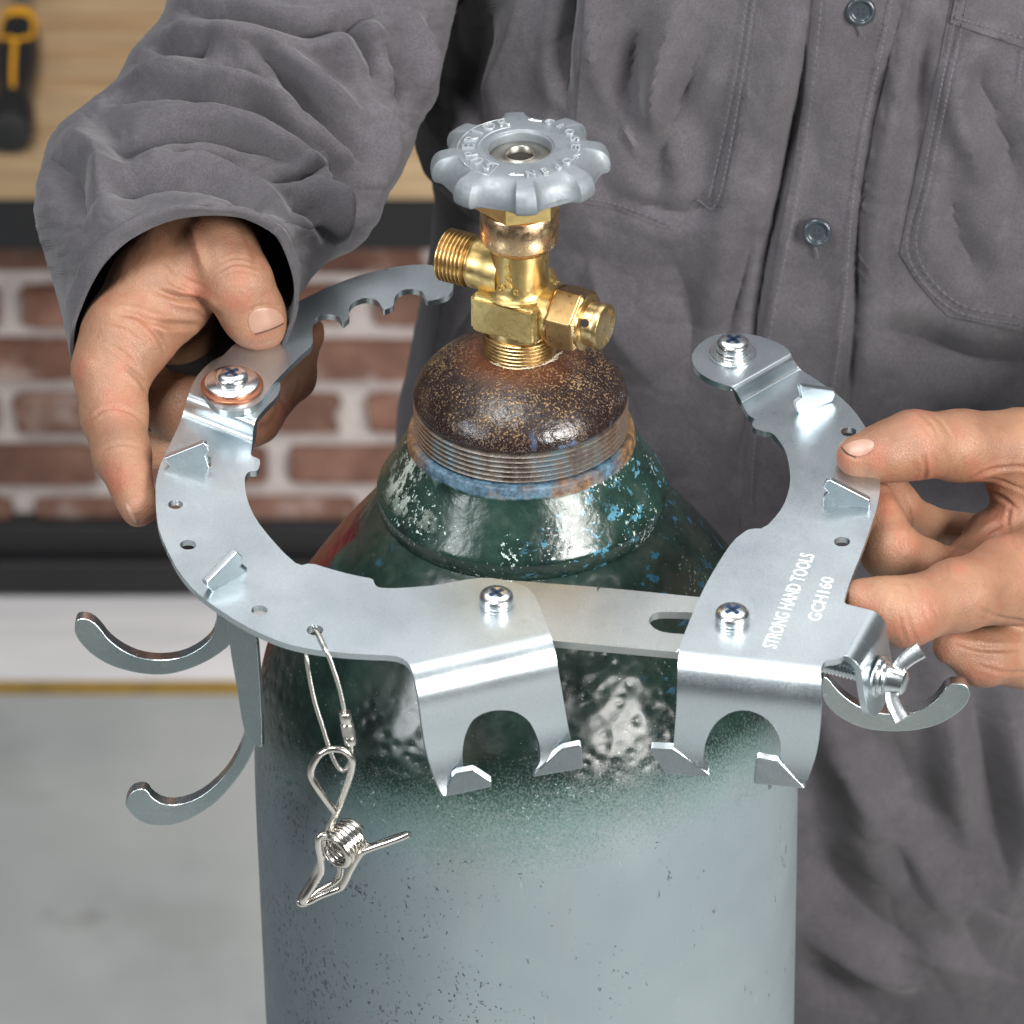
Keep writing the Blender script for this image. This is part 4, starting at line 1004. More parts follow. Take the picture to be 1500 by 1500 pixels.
# front jaw: from the coil down to the V tip and back
jawA = [(478, 1222, -6), (468, 1226, -7), (467, 1240, -7), (470, 1258, -6), (471, 1276, -5), (462, 1292, -4), (449, 1312, -4), (444, 1320, -3), (452, 1321, -2), (470, 1312, -2), (498, 1301, -2), (505, 1292, -3), (515, 1272, -4), (526, 1254, -5), (535, 1246, -6), (560, 1237, -7), (585, 1228, -8), (599, 1222, -8)]
jawB = [(470, 1262, 2), (460, 1284, 3), (449, 1302, 3), (440, 1316, 3), (440, 1323, 2), (450, 1322, 2), (466, 1306, 3), (490, 1292, 3), (498, 1282, 2), (500, 1262, 2)]
jawC = [(528, 1236, 4), (545, 1240, 2), (566, 1232, 0), (590, 1224, -4), (599, 1222, -6)]
parts += [wire(jawA), wire(jawB), wire(jawC)]
link("wire", mesh(*merge(parts), True, 80), stl.m, clip)
# ------------------------------------------------------------------ person: hands, arms, shirt
man = thing("person", "man in grey work shirt holding the bracket open with both bare hands", "person", (150, 260, -600))

# ---- fold helpers in photo coordinates
def seg_field(px, py, lines, taper=True):
    out = np.zeros_like(px)
    for pts, wdt, amp in lines:
        P = np.array([tuple(p)[:2] for p in catmull([Vector((a_, b_, 0)) for a_, b_ in pts], 6)]) if len(pts) > 2 else np.array(pts, float)
        L_ = np.r_[0, np.cumsum(np.hypot(*np.diff(P, axis=0).T))]
        m = (px > P[:, 0].min() - 4 * wdt) & (px < P[:, 0].max() + 4 * wdt) & (py > P[:, 1].min() - 4 * wdt) & (py < P[:, 1].max() + 4 * wdt)
        if not m.any(): continue
        x, y = px[m], py[m]; best = np.full(x.shape, 1e9); at = np.zeros_like(x)
        for i in range(len(P) - 1):
            d = P[i + 1] - P[i]; t = np.clip(((x - P[i, 0]) * d[0] + (y - P[i, 1]) * d[1]) / max(d @ d, 1e-9), 0, 1)
            q = np.hypot(x - P[i, 0] - t * d[0], y - P[i, 1] - t * d[1]); k = q < best
            best = np.where(k, q, best); at = np.where(k, L_[i] + t * (L_[i + 1] - L_[i]), at)
        u = at / L_[-1]; tp_ = np.sin(np.pi * np.clip(u, 0.02, .98)) ** .6 if taper else 1.0
        g = best / wdt
        out[m] += amp * tp_ * (.45 * np.exp(-g * g) + .6 * np.exp(-1.5 * g) - .40 * np.exp(-((g - 1.9) / 1.0) ** 2))
    return out
def vnoise(x, y, seed, octaves=3, rough=.5):
    """smooth lattice noise, about -1..1"""
    r = np.random.default_rng(seed); out = 0; amp = 1; tot = 0
    for o in range(octaves):
        G = r.uniform(-1, 1, (64, 64)); xi = np.floor(x).astype(int); yi = np.floor(y).astype(int); fx = x - xi; fy = y - yi
        fx = fx * fx * fx * (fx * (fx * 6 - 15) + 10); fy = fy * fy * fy * (fy * (fy * 6 - 15) + 10)
        g = lambda a, b: G[a % 64, b % 64]
        out = out + amp * ((g(xi, yi) * (1 - fx) + g(xi + 1, yi) * fx) * (1 - fy) + (g(xi, yi + 1) * (1 - fx) + g(xi + 1, yi + 1) * fx) * fy)
        tot += amp; amp *= rough; x = x * 2.03 + 7.1; y = y * 2.03 + 3.3
    return out / tot
def grid_normals(P):
    du = np.gradient(P, axis=0); dv = np.gradient(P, axis=1); n = np.cross(du, dv); n /= np.maximum(np.linalg.norm(n, axis=2, keepdims=True), 1e-9)
    return n
def grid_mesh(P, wrap=False, smooth=True, thick=None):
    a, b, _ = P.shape; V = P.reshape(-1, 3); idx = np.arange(a * b).reshape(a, b); i0 = idx[:-1]; i1 = idx[1:]
    if wrap: q = np.stack([i0, np.roll(i0, -1, 1), np.roll(i1, -1, 1), i1], -1).reshape(-1, 4)
    else: q = np.stack([i0[:, :-1], i0[:, 1:], i1[:, 1:], i1[:, :-1]], -1).reshape(-1, 4)
    me = bpy.data.meshes.new("g"); me.from_pydata(V.tolist(), [], q.tolist()); me.update()
    if smooth: me.polygons.foreach_set("use_smooth", [True] * len(me.polygons))
    return me

# ---- cloth material
def cloth(name, a, b):
    m = Mat(name, a, .85); m.set(m.b, "Sheen Weight", 0.15); m.set(m.b, "Sheen Roughness", .5); m.set(m.b, "Specular IOR Level", .15)
    n1 = m.noise(14, 5, .65); n2 = m.noise(240, 4, .7); n3 = m.noise(60, 4, .6)
    c = m.mix(m.ramp(n1, [(.3, 0), (.7, 1)]), a, b); c = m.mix(m.math('MULTIPLY', m.ramp(n3, [(.5, 0), (.75, 1)]), .3), c, tuple(min(1, v * 1.35) for v in b[:3]) + (1,))
    c = m.mix(.15, c, m.ramp(n2, [(.3, .6), (.7, 1.1)]), 'MULTIPLY')
    w1 = m.N.new("ShaderNodeTexWave"); w1.inputs['Scale'].default_value = 620; w1.bands_direction = 'DIAGONAL'; w1.inputs['Distortion'].default_value = 1.2; w1.inputs['Detail'].default_value = 1
    m.nt.links.new(m.coord(), w1.inputs['Vector'])
    c = m.mix(.28, c, w1.outputs[0], 'MULTIPLY')
    c = m.mix(.38, c, m.ramp(m.noise(1500, 2, .6), [(.38, .55), (.62, 1.4)]), 'MULTIPLY')
    m.set(m.b, "Base Color", c); m.bump(m.math('ADD', m.math('MULTIPLY', w1.outputs[0], .5), m.math('ADD', m.math('MULTIPLY', n2, .35), m.noise(1300, 2, .6))), .24, .5)
    return m.m
CLOTH = cloth("grey_work_cloth", (0.066, 0.061, 0.070, 1), (0.104, 0.097, 0.106, 1))
SEAM = Mat("seam_thread", (0.10, 0.095, 0.108, 1), .8).m
SEAMD = Mat("seam_dark_thread", (0.07, 0.067, 0.078, 1), .8).m  # darker grey thread colour

# ---- torso of the shirt
YC, XR, BD = 262.0, 320.0, 108.0
lo_ = [(672, -260), (668, -60), (660, 30), (640, 70), (602, 115), (604, 178), (636, 214), (641, 300), (626, 400), (606, 520), (589, 640), (572, 800), (560, 1000), (556, 1700)]
zt_ = [WY(x_, y_, YC).z for x_, y_ in lo_]; xt_ = [WY(x_, y_, YC).x for x_, y_ in lo_]
nz, nt = 560, 560
zz = np.linspace(225, -520, nz); th = np.linspace(R(-118), R(118), nt)
XL = np.interp(-zz, [-v for v in zt_], xt_)
A2 = (XR - XL) / 2; XC = (XR + XL) / 2
ee = 2 / 2.5
sn, csn = np.sin(th), np.cos(th)
X = XC[:, None] + A2[:, None] * np.sign(sn) * np.abs(sn) ** ee
Y = YC - BD * np.sign(csn) * np.abs(csn) ** ee + 0.0 * X
# belly slopes away a little lower down
Y = Y + np.clip((-zz[:, None] - 150) / 400, 0, 1) ** 1.3 * 45
P = np.stack([X, Y, np.repeat(zz[:, None], nt, 1)], -1)
px, py, dd = project(P.reshape(-1, 3)); px = px.reshape(nz, nt); py = py.reshape(nz, nt)
V_ = [  # valleys (negative) and ridges in photo coordinates: points, width px, mm
    ([(835, -20), (822, 70), (826, 160)], 13, -6), ([(800, 160), (850, 230), (905, 330)], 26, -5), ([(760, -20), (740, 80), (700, 160)], 30, 5),
    ([(930, 40), (900, 180), (965, 300)], 32, -5), ([(700, 20), (690, 110), (705, 200)], 18, -4), ([(868, -20), (880, 120), (940, 260)], 20, 5), ([(1000, -20), (960, 140), (1000, 300)], 24, 4),
    ([(1040, 60), (985, 170), (960, 290)], 18, -4), ([(1100, 120), (1070, 260), (1050, 350)], 26, 4),
    ([(1190, -20), (1172, 120), (1140, 300), (1110, 470), (1080, 700)], 11, -5), ([(1330, -20), (1290, 160), (1262, 330), (1250, 520), (1240, 700)], 12, -5),
    ([(1355, -20), (1318, 110), (1280, 250), (1268, 420)], 14, 5), ([(1150, 60), (1110, 250), (1060, 420)], 30, 5),
    ([(1110, 330), (1085, 430), (1060, 520)], 22, -5), ([(1380, 220), (1400, 330), (1440, 420)], 22, -4), ([(1420, 80), (1470, 200), (1500, 300)], 24, -4), ([(1350, 60), (1345, 200), (1330, 330)], 18, -4),
    ([(1430, 240), (1400, 140), (1440, 60)], 16, 4), ([(860, 380), (900, 470), (960, 560)], 40, 5), ([(980, 380), (1010, 470), (1000, 600)], 32, -4),
    ([(690, 330), (670, 450), (650, 600)], 30, 4), ([(900, 300), (980, 320), (1060, 300)], 14, -3), ([(1290, 480), (1380, 520), (1500, 530)], 26, -5),
    ([(1420, 1000), (1455, 1180), (1480, 1300)], 26, -4), ([(1300, 1190), (1340, 1290), (1370, 1320)], 26, -3.5), ([(1190, 1150), (1210, 1260), (1240, 1340)], 34, -4),
    ([(1240, 1180), (1330, 1240), (1420, 1380)], 38, 5), ([(1180, 1260), (1260, 1330), (1360, 1390)], 34, -3.5), ([(1300, 1060), (1330, 1150), (1345, 1230)], 34, -4),
    ([(1480, 1040), (1500, 1200), (1470, 1330)], 40, 8), ([(1310, 1390), (1400, 1400), (1500, 1440)], 28, 4), ([(1190, 1400), (1230, 1450), (1300, 1500)], 40, -4),
    ([(1180, 1380), (1240, 1400), (1350, 1440)], 22, 5), ([(1400, 1320), (1440, 1400), (1500, 1430)], 30, -3.5), ([(1200, 1020), (1240, 1120), (1290, 1200)], 26, 6), ([(1380, 980), (1400, 1100), (1420, 1250)], 26, 6)]
disp = seg_field(px, py, V_) * 1.25
q1 = vnoise(px / 150 + .35 * py / 150, py / 280, 3, 3, .42); disp += 7.0 * q1
q2 = vnoise(px / 42 - .5 * py / 42, py / 95, 9, 3); disp += .35 * q2
q3 = vnoise(px / 88 + .5 * py / 88, py / 120 - .3 * px / 120, 41, 2); q4 = vnoise(px / 160, py / 160, 42, 2)
disp -= .9 * (1 - np.abs(q3)) ** 7 * np.clip(q4 * 1.6 + .35, 0, 1)
q5 = vnoise(px / 60 - .4 * py / 60, py / 74, 43, 2); disp -= .5 * (1 - np.abs(q5)) ** 7 * np.clip(.4 - q4 * 1.4, 0, 1)
disp += .18 * vnoise(px / 9, py / 12, 5, 2)
Nn = grid_normals(P); 
if (Nn[nz // 2, nt // 2, 1] > 0): Nn = -Nn
P = P + Nn * disp[..., None]
shirt = link("shirt", grid_mesh(P), CLOTH, man)
so = shirt.modifiers.new("cloth", 'SOLIDIFY'); so.thickness = 1.2 * MM; so.offset = -1
tri = [tuple(f.vertices) for f in shirt.data.polygons]
off = np.array(abs_loc(man)) 
TREE = BVHTree.FromPolygons([Vector(v) for v in P.reshape(-1, 3).tolist()], tri)
def on(tree, px, py, lift=0.0):
    r = ray(px, py).normalized(); h = tree.ray_cast(CAM, r)
    if h[0] is None: return None
    n = h[1]
    if n.dot(r) > 0: n = -n
    return h[0] - r * (lift / max(.45, abs(n.dot(r))))
def shirt_pt(px, py, lift=0.0):
    p = on(TREE, px, py, lift)
    if p is None:
        p = on(TREE, min(px, 1600), max(min(py, 1500), -60), lift)
    return p
def panel(name, outl, lift, th_, step=9, rough=0):
    def f(px, py):
        return shirt_pt(px, py, lift)
    o = link(name, plate([tuple(p) for p in outl], [], f, th_, step, step, None, 80), CLOTH, shirt); bevel(o, .5, 2, 50); return o
placket = panel("placket", [(1196, -50), (1186, 60), (1176, 150), (1158, 270), (1142, 350), (1124, 450), (1110, 540), (1096, 640), (1085, 760), (1084, 820), (1180, 820), (1210, 690), (1232, 560), (1250, 420), (1258, 300), (1272, 210), (1300, 90), (1325, 0), (1334, -50)], 1.6, 1.5, 8)
pocketR = panel("pocket", [(1402, -40), (1386, 40), (1372, 110), (1352, 210), (1330, 310), (1318, 372), (1342, 412), (1366, 440), (1388, 463), (1440, 474), (1520, 492), (1560, 490), (1560, -40)], 1.8, 1.5, 9)
panel("pocket_flap", [(1408, -40), (1392, 34), (1440, 50), (1500, 70), (1560, 84), (1560, -40)], 3.2, 1.3, 9)
pocketL = panel("pocket", [(1122, -40), (1110, 40), (1098, 120), (1085, 200), (1063, 303), (1022, 302), (990, 338), (960, 330), (905, 308), (850, 297), (838, 240), (850, 100), (860, -40)], 1.5, 1.4, 9)
def stitches(lines, mat, per=9.0, fill=.62, rad=.24, lift=2.2):
    pp = []
    for pts, lf in lines:
        P_ = resample([tuple(p)[:2] for p in catmull([Vector((a_, b_, 0)) for a_, b_ in pts], 8)], per, False)
        for i in range(len(P_) - 1):
            a = P_[i]; b = P_[i] + (P_[i + 1] - P_[i]) * fill; m_ = (a + b) / 2
            q = [shirt_pt(*a, lf), shirt_pt(*m_, lf + .25), shirt_pt(*b, lf)]
            if None in q: continue
            pp.append(tube(q, rad, 5))
    return mesh(*merge(pp), True, 80)
rows = [([(1208, -40), (1190, 130), (1168, 290), (1135, 450), (1108, 620), (1100, 740)], 3.3), ([(1314, -40), (1288, 90), (1262, 210), (1246, 330), (1238, 440), (1222, 560), (1200, 690)], 3.3),
        ([(1412, -30), (1388, 80), (1352, 260), (1330, 370), (1394, 452), (1500, 477)], 3.5), ([(1424, -30), (1398, 90), (1363, 260), (1343, 366), (1400, 442), (1500, 466)], 3.5),
        ([(1400, 26), (1450, 41), (1520, 62)], 4.8), ([(1110, -30), (1088, 110), (1052, 292), (1020, 293)], 3.1), ([(1099, -30), (1077, 110), (1045, 262), (1038, 290)], 3.1),
        ([(852, 290), (905, 300), (985, 330)], 3.1), ([(1404, 60), (1400, 88)], 3.8), ([(1498, 74), (1492, 124)], 3.8)]
s_ = link("stitching", stitches(rows, SEAM), SEAM, shirt); s_['kind'] = 'stuff'
btn = Mat("button_plastic", (0.030, 0.038, 0.046, 1), .22).m
def button(px, py):
    c = shirt_pt(px, py, 3.0); n = (CAM - c).normalized() + Vector((0, -.15, -.25)); M = frame(c, (1, 0, 0), n)
    pr = [(.1, .9), (3.0, .9), (3.7, 1.3), (4.3, 1.9), (5.0, 1.9), (5.6, 1.4), (5.7, .7), (5.2, 0), (.1, 0)]
    o = link("button", mesh(*lathe([(p.x, p.y) for p in catmull([Vector((a_, b_, 0)) for a_, b_ in pr], 3)], M, 48), True, 60), btn, shirt)
    pp = []
    for sx_, sy_ in ((-1, -1), (1, -1), (1, 1), (-1, 1)):
        pp.append(lathe([(.1, .86), (.55, .86), (.55, .99), (.1, 1.0)], M @ Matrix.Translation((sx_ * 1.05, sy_ * 1.05, 0)), 12))
    link("button_hole_shade", mesh(*merge(pp)), hole.m, o)  # dark discs paint the shade in the button's four holes
    q = [shirt_pt(px - 3, py + 22, 3.6), shirt_pt(px, py + 30, 3.8), shirt_pt(px + 1, py + 38, 3.4)]
    link("thread", mesh(*tube(catmull(q, 4), .3, 6)), SEAM, o)
button(1261, 16); button(1197, 340)

# ---- right sleeve (viewer's left)
SEC = [ # L, R, front vector (dx, dy, dd), centre depth
    ((109, 492), (431, 447), (16, -155, -22), 2), ((99, 440), (433, 418), (14, -128, -34), 10), ((76, 385), (452, 393), (9, -88, -42), 26), ((60, 330), (484, 366), (4, -52, -47), 40),
    ((61, 268), (534, 346), (0, -28, -48), 54), ((73, 205), (562, 290), (0, -14, -48), 68), ((118, 160), (596, 232), (0, -6, -48), 80), ((168, 125), (610, 182), (0, 0, -48), 90), ((196, 75), (640, 128), (0, 5, -48), 98),
    ((242, 20), (656, 60), (0, 8, -48), 104), ((262, -40), (668, -5), (0, 10, -48), 112), ((300, -150), (720, -110), (0, 10, -50), 126)]
SECs = catmull([Vector((s[0][0], s[0][1], s[1][0])) for s in SEC], 30), catmull([Vector((s[1][1], s[2][0], s[2][1])) for s in SEC], 30), catmull([Vector((s[2][2], s[3], 0)) for s in SEC], 30)
ns, nth = len(SECs[0]), 420
tt = np.linspace(0, 2 * np.pi, nth, endpoint=False)
A_s = np.array([list(v) for v in SECs[0]]); B_s = np.array([list(v) for v in SECs[1]]); C_s = np.array([list(v) for v in SECs[2]])
Lx, Ly, Rx, Ry, Fx, Fy, Fd, Cd = A_s[:, 0], A_s[:, 1], A_s[:, 2], B_s[:, 0], B_s[:, 1], B_s[:, 2], C_s[:, 0], C_s[:, 1]
cth, sth = np.cos(tt), np.sin(tt)
cs2 = np.sign(cth) * np.abs(cth) ** .9; ss2 = np.sign(sth) * np.abs(sth) ** .9
PX_ = ((Lx + Rx) / 2)[:, None] + ((Rx - Lx) / 2)[:, None] * cs2 + Fx[:, None] * ss2
PY_ = ((Ly + Ry) / 2)[:, None] + ((Ry - Ly) / 2)[:, None] * cs2 + Fy[:, None] * ss2
PD_ = Cd[:, None] + Fd[:, None] * ss2
P = Qa(PX_, PY_, PD_)
FD = [([(160, 150), (215, 138), (262, 137), (330, 152)], 9, -5), ([(200, 118), (270, 108), (350, 128)], 14, 5), ([(372, 70), (400, 95), (453, 154), (509, 205), (530, 250)], 10, -6), ([(410, 70), (470, 130), (540, 190)], 15, 5.5),
      ([(320, 156), (355, 148), (397, 163), (430, 195), (470, 225)], 8, -5), ([(300, 130), (360, 125), (420, 160)], 11, 4), ([(170, 225), (225, 214), (289, 204), (364, 212), (430, 240)], 8, -4), ([(180, 190), (260, 178), (340, 185), (420, 220), (480, 260)], 14, 4.5),
      ([(280, 20), (355, 26), (420, 44), (480, 44), (560, 20)], 11, -5.5), ([(250, 50), (330, 55), (400, 62)], 13, 4), ([(480, 215), (507, 275), (513, 335)], 15, -6), ([(520, 130), (560, 200), (550, 280)], 18, 5), ([(425, 300), (465, 322), (478, 358)], 11, -5), ([(440, 270), (480, 300), (495, 345)], 12, 4),
      ([(560, 60), (590, 110), (600, 170)], 14, -5), ([(600, 20), (620, 80), (615, 130)], 14, 4), ([(70, 230), (110, 262), (120, 330)], 20, -4), ([(110, 200), (150, 240), (150, 300)], 22, 4), ([(215, 70), (270, 76), (320, 60)], 10, -4), ([(150, 260), (230, 243), (310, 250), (380, 285), (425, 340)], 12, 3.5), ([(130, 300), (220, 272), (300, 276), (370, 310)], 9, -3), ([(395, 262), (440, 262), (475, 245)], 8, -3),
      ([(240, 245), (300, 232), (350, 240)], 7, -2.5), ([(500, 30), (540, 80), (548, 120)], 12, -5)]
px, py, dd = project(P.reshape(-1, 3)); px = px.reshape(ns, nth); py = py.reshape(ns, nth)
frontf = np.clip(ss2 * 2.2 + .5, 0, 1)[None, :]
q3 = vnoise(px / 120 + .6 * py / 60, py / 44 - .25 * px / 90, 51, 2); q4 = vnoise(px / 140, py / 140, 52, 2); crump = -.7 * (1 - np.abs(q3)) ** 7 * np.clip(q4 * 1.6 + .5, 0, 1)
edge = np.clip(np.linspace(0, 1, ns) * 9, .12, 1)[:, None]
disp = (seg_field(px, py, FD) * 1.6 + crump) * frontf
disp += (2.6 * vnoise(px / 120, py / 60, 21, 3) + .5 * vnoise(px / 60 + py / 40, py / 34, 22, 2) + .3 * vnoise(px / 9, py / 9, 23, 2)) * (.4 + .6 * frontf)
Nn = grid_normals(P); Cn = Qa((Lx + Rx) / 2, (Ly + Ry) / 2, Cd)
sgn = np.sign(np.sum(Nn * (P - Cn[:, None, :]), -1, keepdims=True).sum()); Nn = Nn * sgn
disp = disp + .9 * (np.arange(ns) < 26)[:, None] * np.clip(np.arange(ns) / 3, 0, 1)[:, None]
rimw = vnoise(tt[None, :] * 2.2, tt[None, :] * 0, 5, 2) * 1.2
P = P + Nn * (disp * edge + rimw * (1 - edge))[..., None]
sleeve = link("sleeve", grid_mesh(P, True), CLOTH, shirt)
so = sleeve.modifiers.new("cloth", 'SOLIDIFY'); so.thickness = 1.1 * MM; so.offset = -1
hemp = [Vector(v) for v in P[1].tolist()]; link("hem", mesh(*tube(hemp[::3], .62, 8, True), True, 80), CLOTH, sleeve)
# cuff stitching, 6 mm above the hem
pp = []
for row_ in (26,):
    Pr = P[row_] + Nn[row_] * .35
    for k in range(0, nth - 3, 4): pp.append(tube([Vector(Pr[k]), Vector(Pr[k + 1] + Nn[row_, k] * .1), Vector(Pr[(k + 2) % nth])], .26, 5))
s_ = link("stitching", mesh(*merge(pp), True, 80), SEAM, sleeve); s_['kind'] = 'stuff'

# ---- left sleeve (beyond the right edge of the frame)
P = []
for i, (x_, y_, d_, r_) in enumerate([(1640, 700, 40, 150), (1740, 640, 70, 165), (1860, 520, 110, 185), (1960, 300, 150, 200), (1960, 60, 180, 220)]):
    P.append((Q(x_, y_, d_), r_ / 3.94))
cp = catmull([p for p, _ in P], 10); rr = np.interp(np.linspace(0, 4, len(cp)), range(5), [r for _, r in P])
V, Fc = tube(cp, list(rr), 64, False, False); V = [v + (v - cp[i // 64]).normalized() * (2.0 * math.sin(i * .7) + 1.5 * math.sin(i // 64 * 1.3)) for i, v in enumerate(V)]
o = link("sleeve", mesh(V, Fc, True, 80), CLOTH, shirt); so = o.modifiers.new("cloth", 'SOLIDIFY'); so.thickness = 1.6 * MM; so.offset = -1

for pts, rr_ in (([Q(520, -60, 150), Q(560, -200, 190), Vector((20, 300, 235)), Vector((60, 300, 275))], 46), ([Q(1960, 60, 180), Q(1930, 60, 190), Vector((290, 300, 235)), Vector((240, 300, 275))], 50)):
    cp = catmull(pts, 10); V, Fc = tube(cp, [rr_ * (1 + .03 * math.sin(i * 1.7)) for i in range(len(cp))], 48, False, True)
    link("sleeve", mesh(V, Fc, True, 80), CLOTH, shirt)
V, Fc = lathe([(60, 298), (66, 296), (100, 286), (150, 262), (172, 235), (176, 215)], Matrix.Translation((135, 262, 0)) @ Matrix.Scale(.62, 4, (0, 1, 0)), 72, None, False)
link("yoke", mesh(V, Fc, True, 80), CLOTH, shirt)

# ---- hands as smooth distance fields, meshed with surface nets
def smin(a, b, k):
    h = np.clip(.5 + .5 * (b - a) / k, 0, 1); return b * (1 - h) + a * h - k * h * (1 - h)
def cone(G, a, b, ra, rb, flat=None):
    a = np.array(a); b = np.array(b); ab = b - a; t = np.clip(((G - a) @ ab) / (ab @ ab), 0, 1)
    D = G - a - t[..., None] * ab
    return np.sqrt((D * D).sum(-1)) - (ra + (rb - ra) * t)
def surface_nets(F_, o, h):
    s = F_ < 0; nx, ny, nz_ = F_.shape
    acc = np.zeros((nx - 1, ny - 1, nz_ - 1, 3)); cnt = np.zeros((nx - 1, ny - 1, nz_ - 1))
    cr = [(0, 0, 0), (1, 0, 0), (0, 1, 0), (1, 1, 0), (0, 0, 1), (1, 0, 1), (0, 1, 1), (1, 1, 1)]
    def c(v): return F_[v[0]:nx - 1 + v[0], v[1]:ny - 1 + v[1], v[2]:nz_ - 1 + v[2]]
    for i in range(8):
        for ax in range(3):
            if cr[i][ax]: continue
            b = list(cr[i]); b[ax] = 1; A, B = c(cr[i]), c(b); m = (A < 0) != (B < 0)
            t = np.where(m, A / np.where(m, A - B, 1), 0)
            for q in range(3): acc[..., q] += np.where(m, cr[i][q] + (t if q == ax else 0), 0)
            cnt += m
    act = cnt > 0; ids = -np.ones(act.shape, int); ids[act] = np.arange(act.sum())
    base = np.stack(np.nonzero(act), -1); V = (base + acc[act] / cnt[act][:, None]) * h + o
    faces = []
    for ax in range(3):
        a1, a2 = [(1, 2), (2, 0), (0, 1)][ax]
        sl0 = [slice(1, -1)] * 3; sl1 = [slice(1, -1)] * 3; sl0[ax] = slice(0, -1); sl1[ax] = slice(1, None)
        m = s[tuple(sl0)] != s[tuple(sl1)]; ins = s[tuple(sl0)]
        I = np.stack(np.nonzero(m), -1); off_ = np.ones(3, int); off_[ax] = 0; I = I + off_
        def gid(d1, d2):
            J = I.copy(); J[:, a1] -= d1; J[:, a2] -= d2; return ids[J[:, 0], J[:, 1], J[:, 2]]
        q = np.stack([gid(0, 0), gid(1, 0), gid(1, 1), gid(0, 1)], -1); fl = ins[m]
        q[~fl] = q[~fl][:, ::-1]; faces.append(q)
    return V, np.concatenate(faces)
def build_hand(chains, h=.95, pad=6):
    pts = []
    for ch, k, _ in chains:
        for (x_, y_, d_, r_) in ch: q = np.array(Q(x_, y_, d_)); pts.append((q, r_ / 3.94))
    lo = np.min([p - r for p, r in pts], 0) - pad; hi = np.max([p + r for p, r in pts], 0) + pad
    n = np.ceil((hi - lo) / h).astype(int); ax = [lo[i] + h * np.arange(n[i]) for i in range(3)]
    G = np.stack(np.meshgrid(*ax, indexing='ij'), -1).astype(np.float32); acc = None
    for ch, k, kin in chains:
        f = None; C_ = [(np.array(Q(x_, y_, d_), dtype=np.float32), r_ / 3.94) for x_, y_, d_, r_ in ch]
        for i in range(len(C_) - 1):
            g = cone(G, C_[i][0], C_[i + 1][0], C_[i][1], C_[i + 1][1]); f = g if f is None else smin(f, g, kin)
        acc = f if acc is None else smin(acc, f, k)
    V, Fq = surface_nets(acc.astype(np.float64), lo, h)
    return V, Fq
def vertex_normals(V, Fq):
    n = np.cross(V[Fq[:, 2]] - V[Fq[:, 0]], V[Fq[:, 3]] - V[Fq[:, 1]]); N_ = np.zeros_like(V)
    for k in range(4): np.add.at(N_, Fq[:, k], n)
    return N_ / np.maximum(np.linalg.norm(N_, axis=1, keepdims=True), 1e-9)
def relax(V, Fq, it=3):
    for _ in range(it):
        S_ = np.zeros_like(V); c = np.zeros(len(V))
        for k in range(4):
            np.add.at(S_, Fq[:, k], V[Fq[:, (k + 1) % 4]]); np.add.at(S_, Fq[:, (k + 1) % 4], V[Fq[:, k]]); np.add.at(c, Fq[:, k], 1); np.add.at(c, Fq[:, (k + 1) % 4], 1)
        V = V * .5 + .5 * S_ / c[:, None]
    return V
def creases(V, Fq, lines, dmax=60):
    N_ = vertex_normals(V, Fq)
    if (N_ * (V - V.mean(0))).sum() < 0: N_ = -N_
    px, py, d = project(V); f = seg_field(px, py, [l[:3] for l in lines]); face = (N_ @ -FWa); f = f * np.clip(face * 2.2, 0, 1)
    return V + N_ * f[:, None], N_
HR = [ # viewer's left hand: chains of (px, py, depth mm, radius px), blend mm
    ([(440, 130, 95, 84), (345, 262, 58, 76), (283, 348, 33, 77), (236, 425, 16, 76), (186, 492, 6, 66), (163, 540, 2, 55)], 8, 6),
    ([(284, 348, 30, 68), (250, 430, 42, 66), (262, 500, 62, 52), (330, 540, 78, 46)], 7, 6),
    ([(163, 540, 2, 54), (168, 608, -4, 47), (178, 665, -16, 40), (203, 744, -37, 28)], 5, 4),
    ([(300, 342, 20, 58), (322, 372, 8, 55), (349, 416, 2, 48), (372, 462, 8, 44), (383, 476, 12, 40)], 6, 5),
    ([(185, 520, 48, 48), (208, 575, 38, 46), (262, 598, 26, 48), (330, 602, 32, 42), (372, 590, 38, 36)], 3, 4),
    ([(200, 590, 60, 42), (230, 650, 44, 34), (300, 640, 46, 40), (372, 610, 50, 40), (428, 552, 60, 34), (457, 492, 70, 15), (466, 478, 73, 8)], 2, 4),
]
CR = [([(318, 398), (346, 386), (378, 394)], 2.4, -.55), ([(320, 408), (348, 396), (384, 404)], 2.2, -.45), ([(316, 388), (345, 377), (372, 384)], 2.2, -.4), ([(325, 420), (350, 410), (388, 416)], 2.5, -.3),
      ([(228, 425), (262, 436), (292, 441), (318, 462)], 5, -2.4), ([(168, 458), (200, 462), (236, 474), (300, 478)], 5, -1.6), ([(206, 470), (232, 490), (246, 520)], 5, -1.4), ([(124, 622), (158, 598), (196, 606), (214, 622)], 2.6, -.7), ([(146, 660), (176, 650), (210, 656)], 2.4, -.6), ([(182, 534), (206, 556), (216, 574)], 4, -1.4), ([(160, 505), (184, 520), (214, 556)], 3, -.6),
      ([(150, 470), (190, 480), (210, 500)], 3, .6), ([(240, 400), (262, 420), (300, 432)], 3, -.7), ([(246, 386), (270, 408), (300, 420)], 2.4, -.5), ([(225, 360), (255, 400), (270, 425)], 3, -.5), ([(352, 330), (368, 360), (374, 392)], 5, -.8), ([(280, 335), (292, 370), (300, 400)], 7, 1.0), ([(420, 480), (424, 500), (405, 514)], 3, .3),
      ([(372, 505), (395, 500), (418, 492)], 2, -.25), ([(230, 545), (262, 552), (300, 548)], 3, -.4), ([(430, 590), (440, 560), (436, 530)], 3, -.6), ([(400, 560), (420, 600), (425, 620)], 3, -.5), ([(362, 470), (366, 456), (382, 448), (402, 449), (417, 460)], 2.6, -.5)]
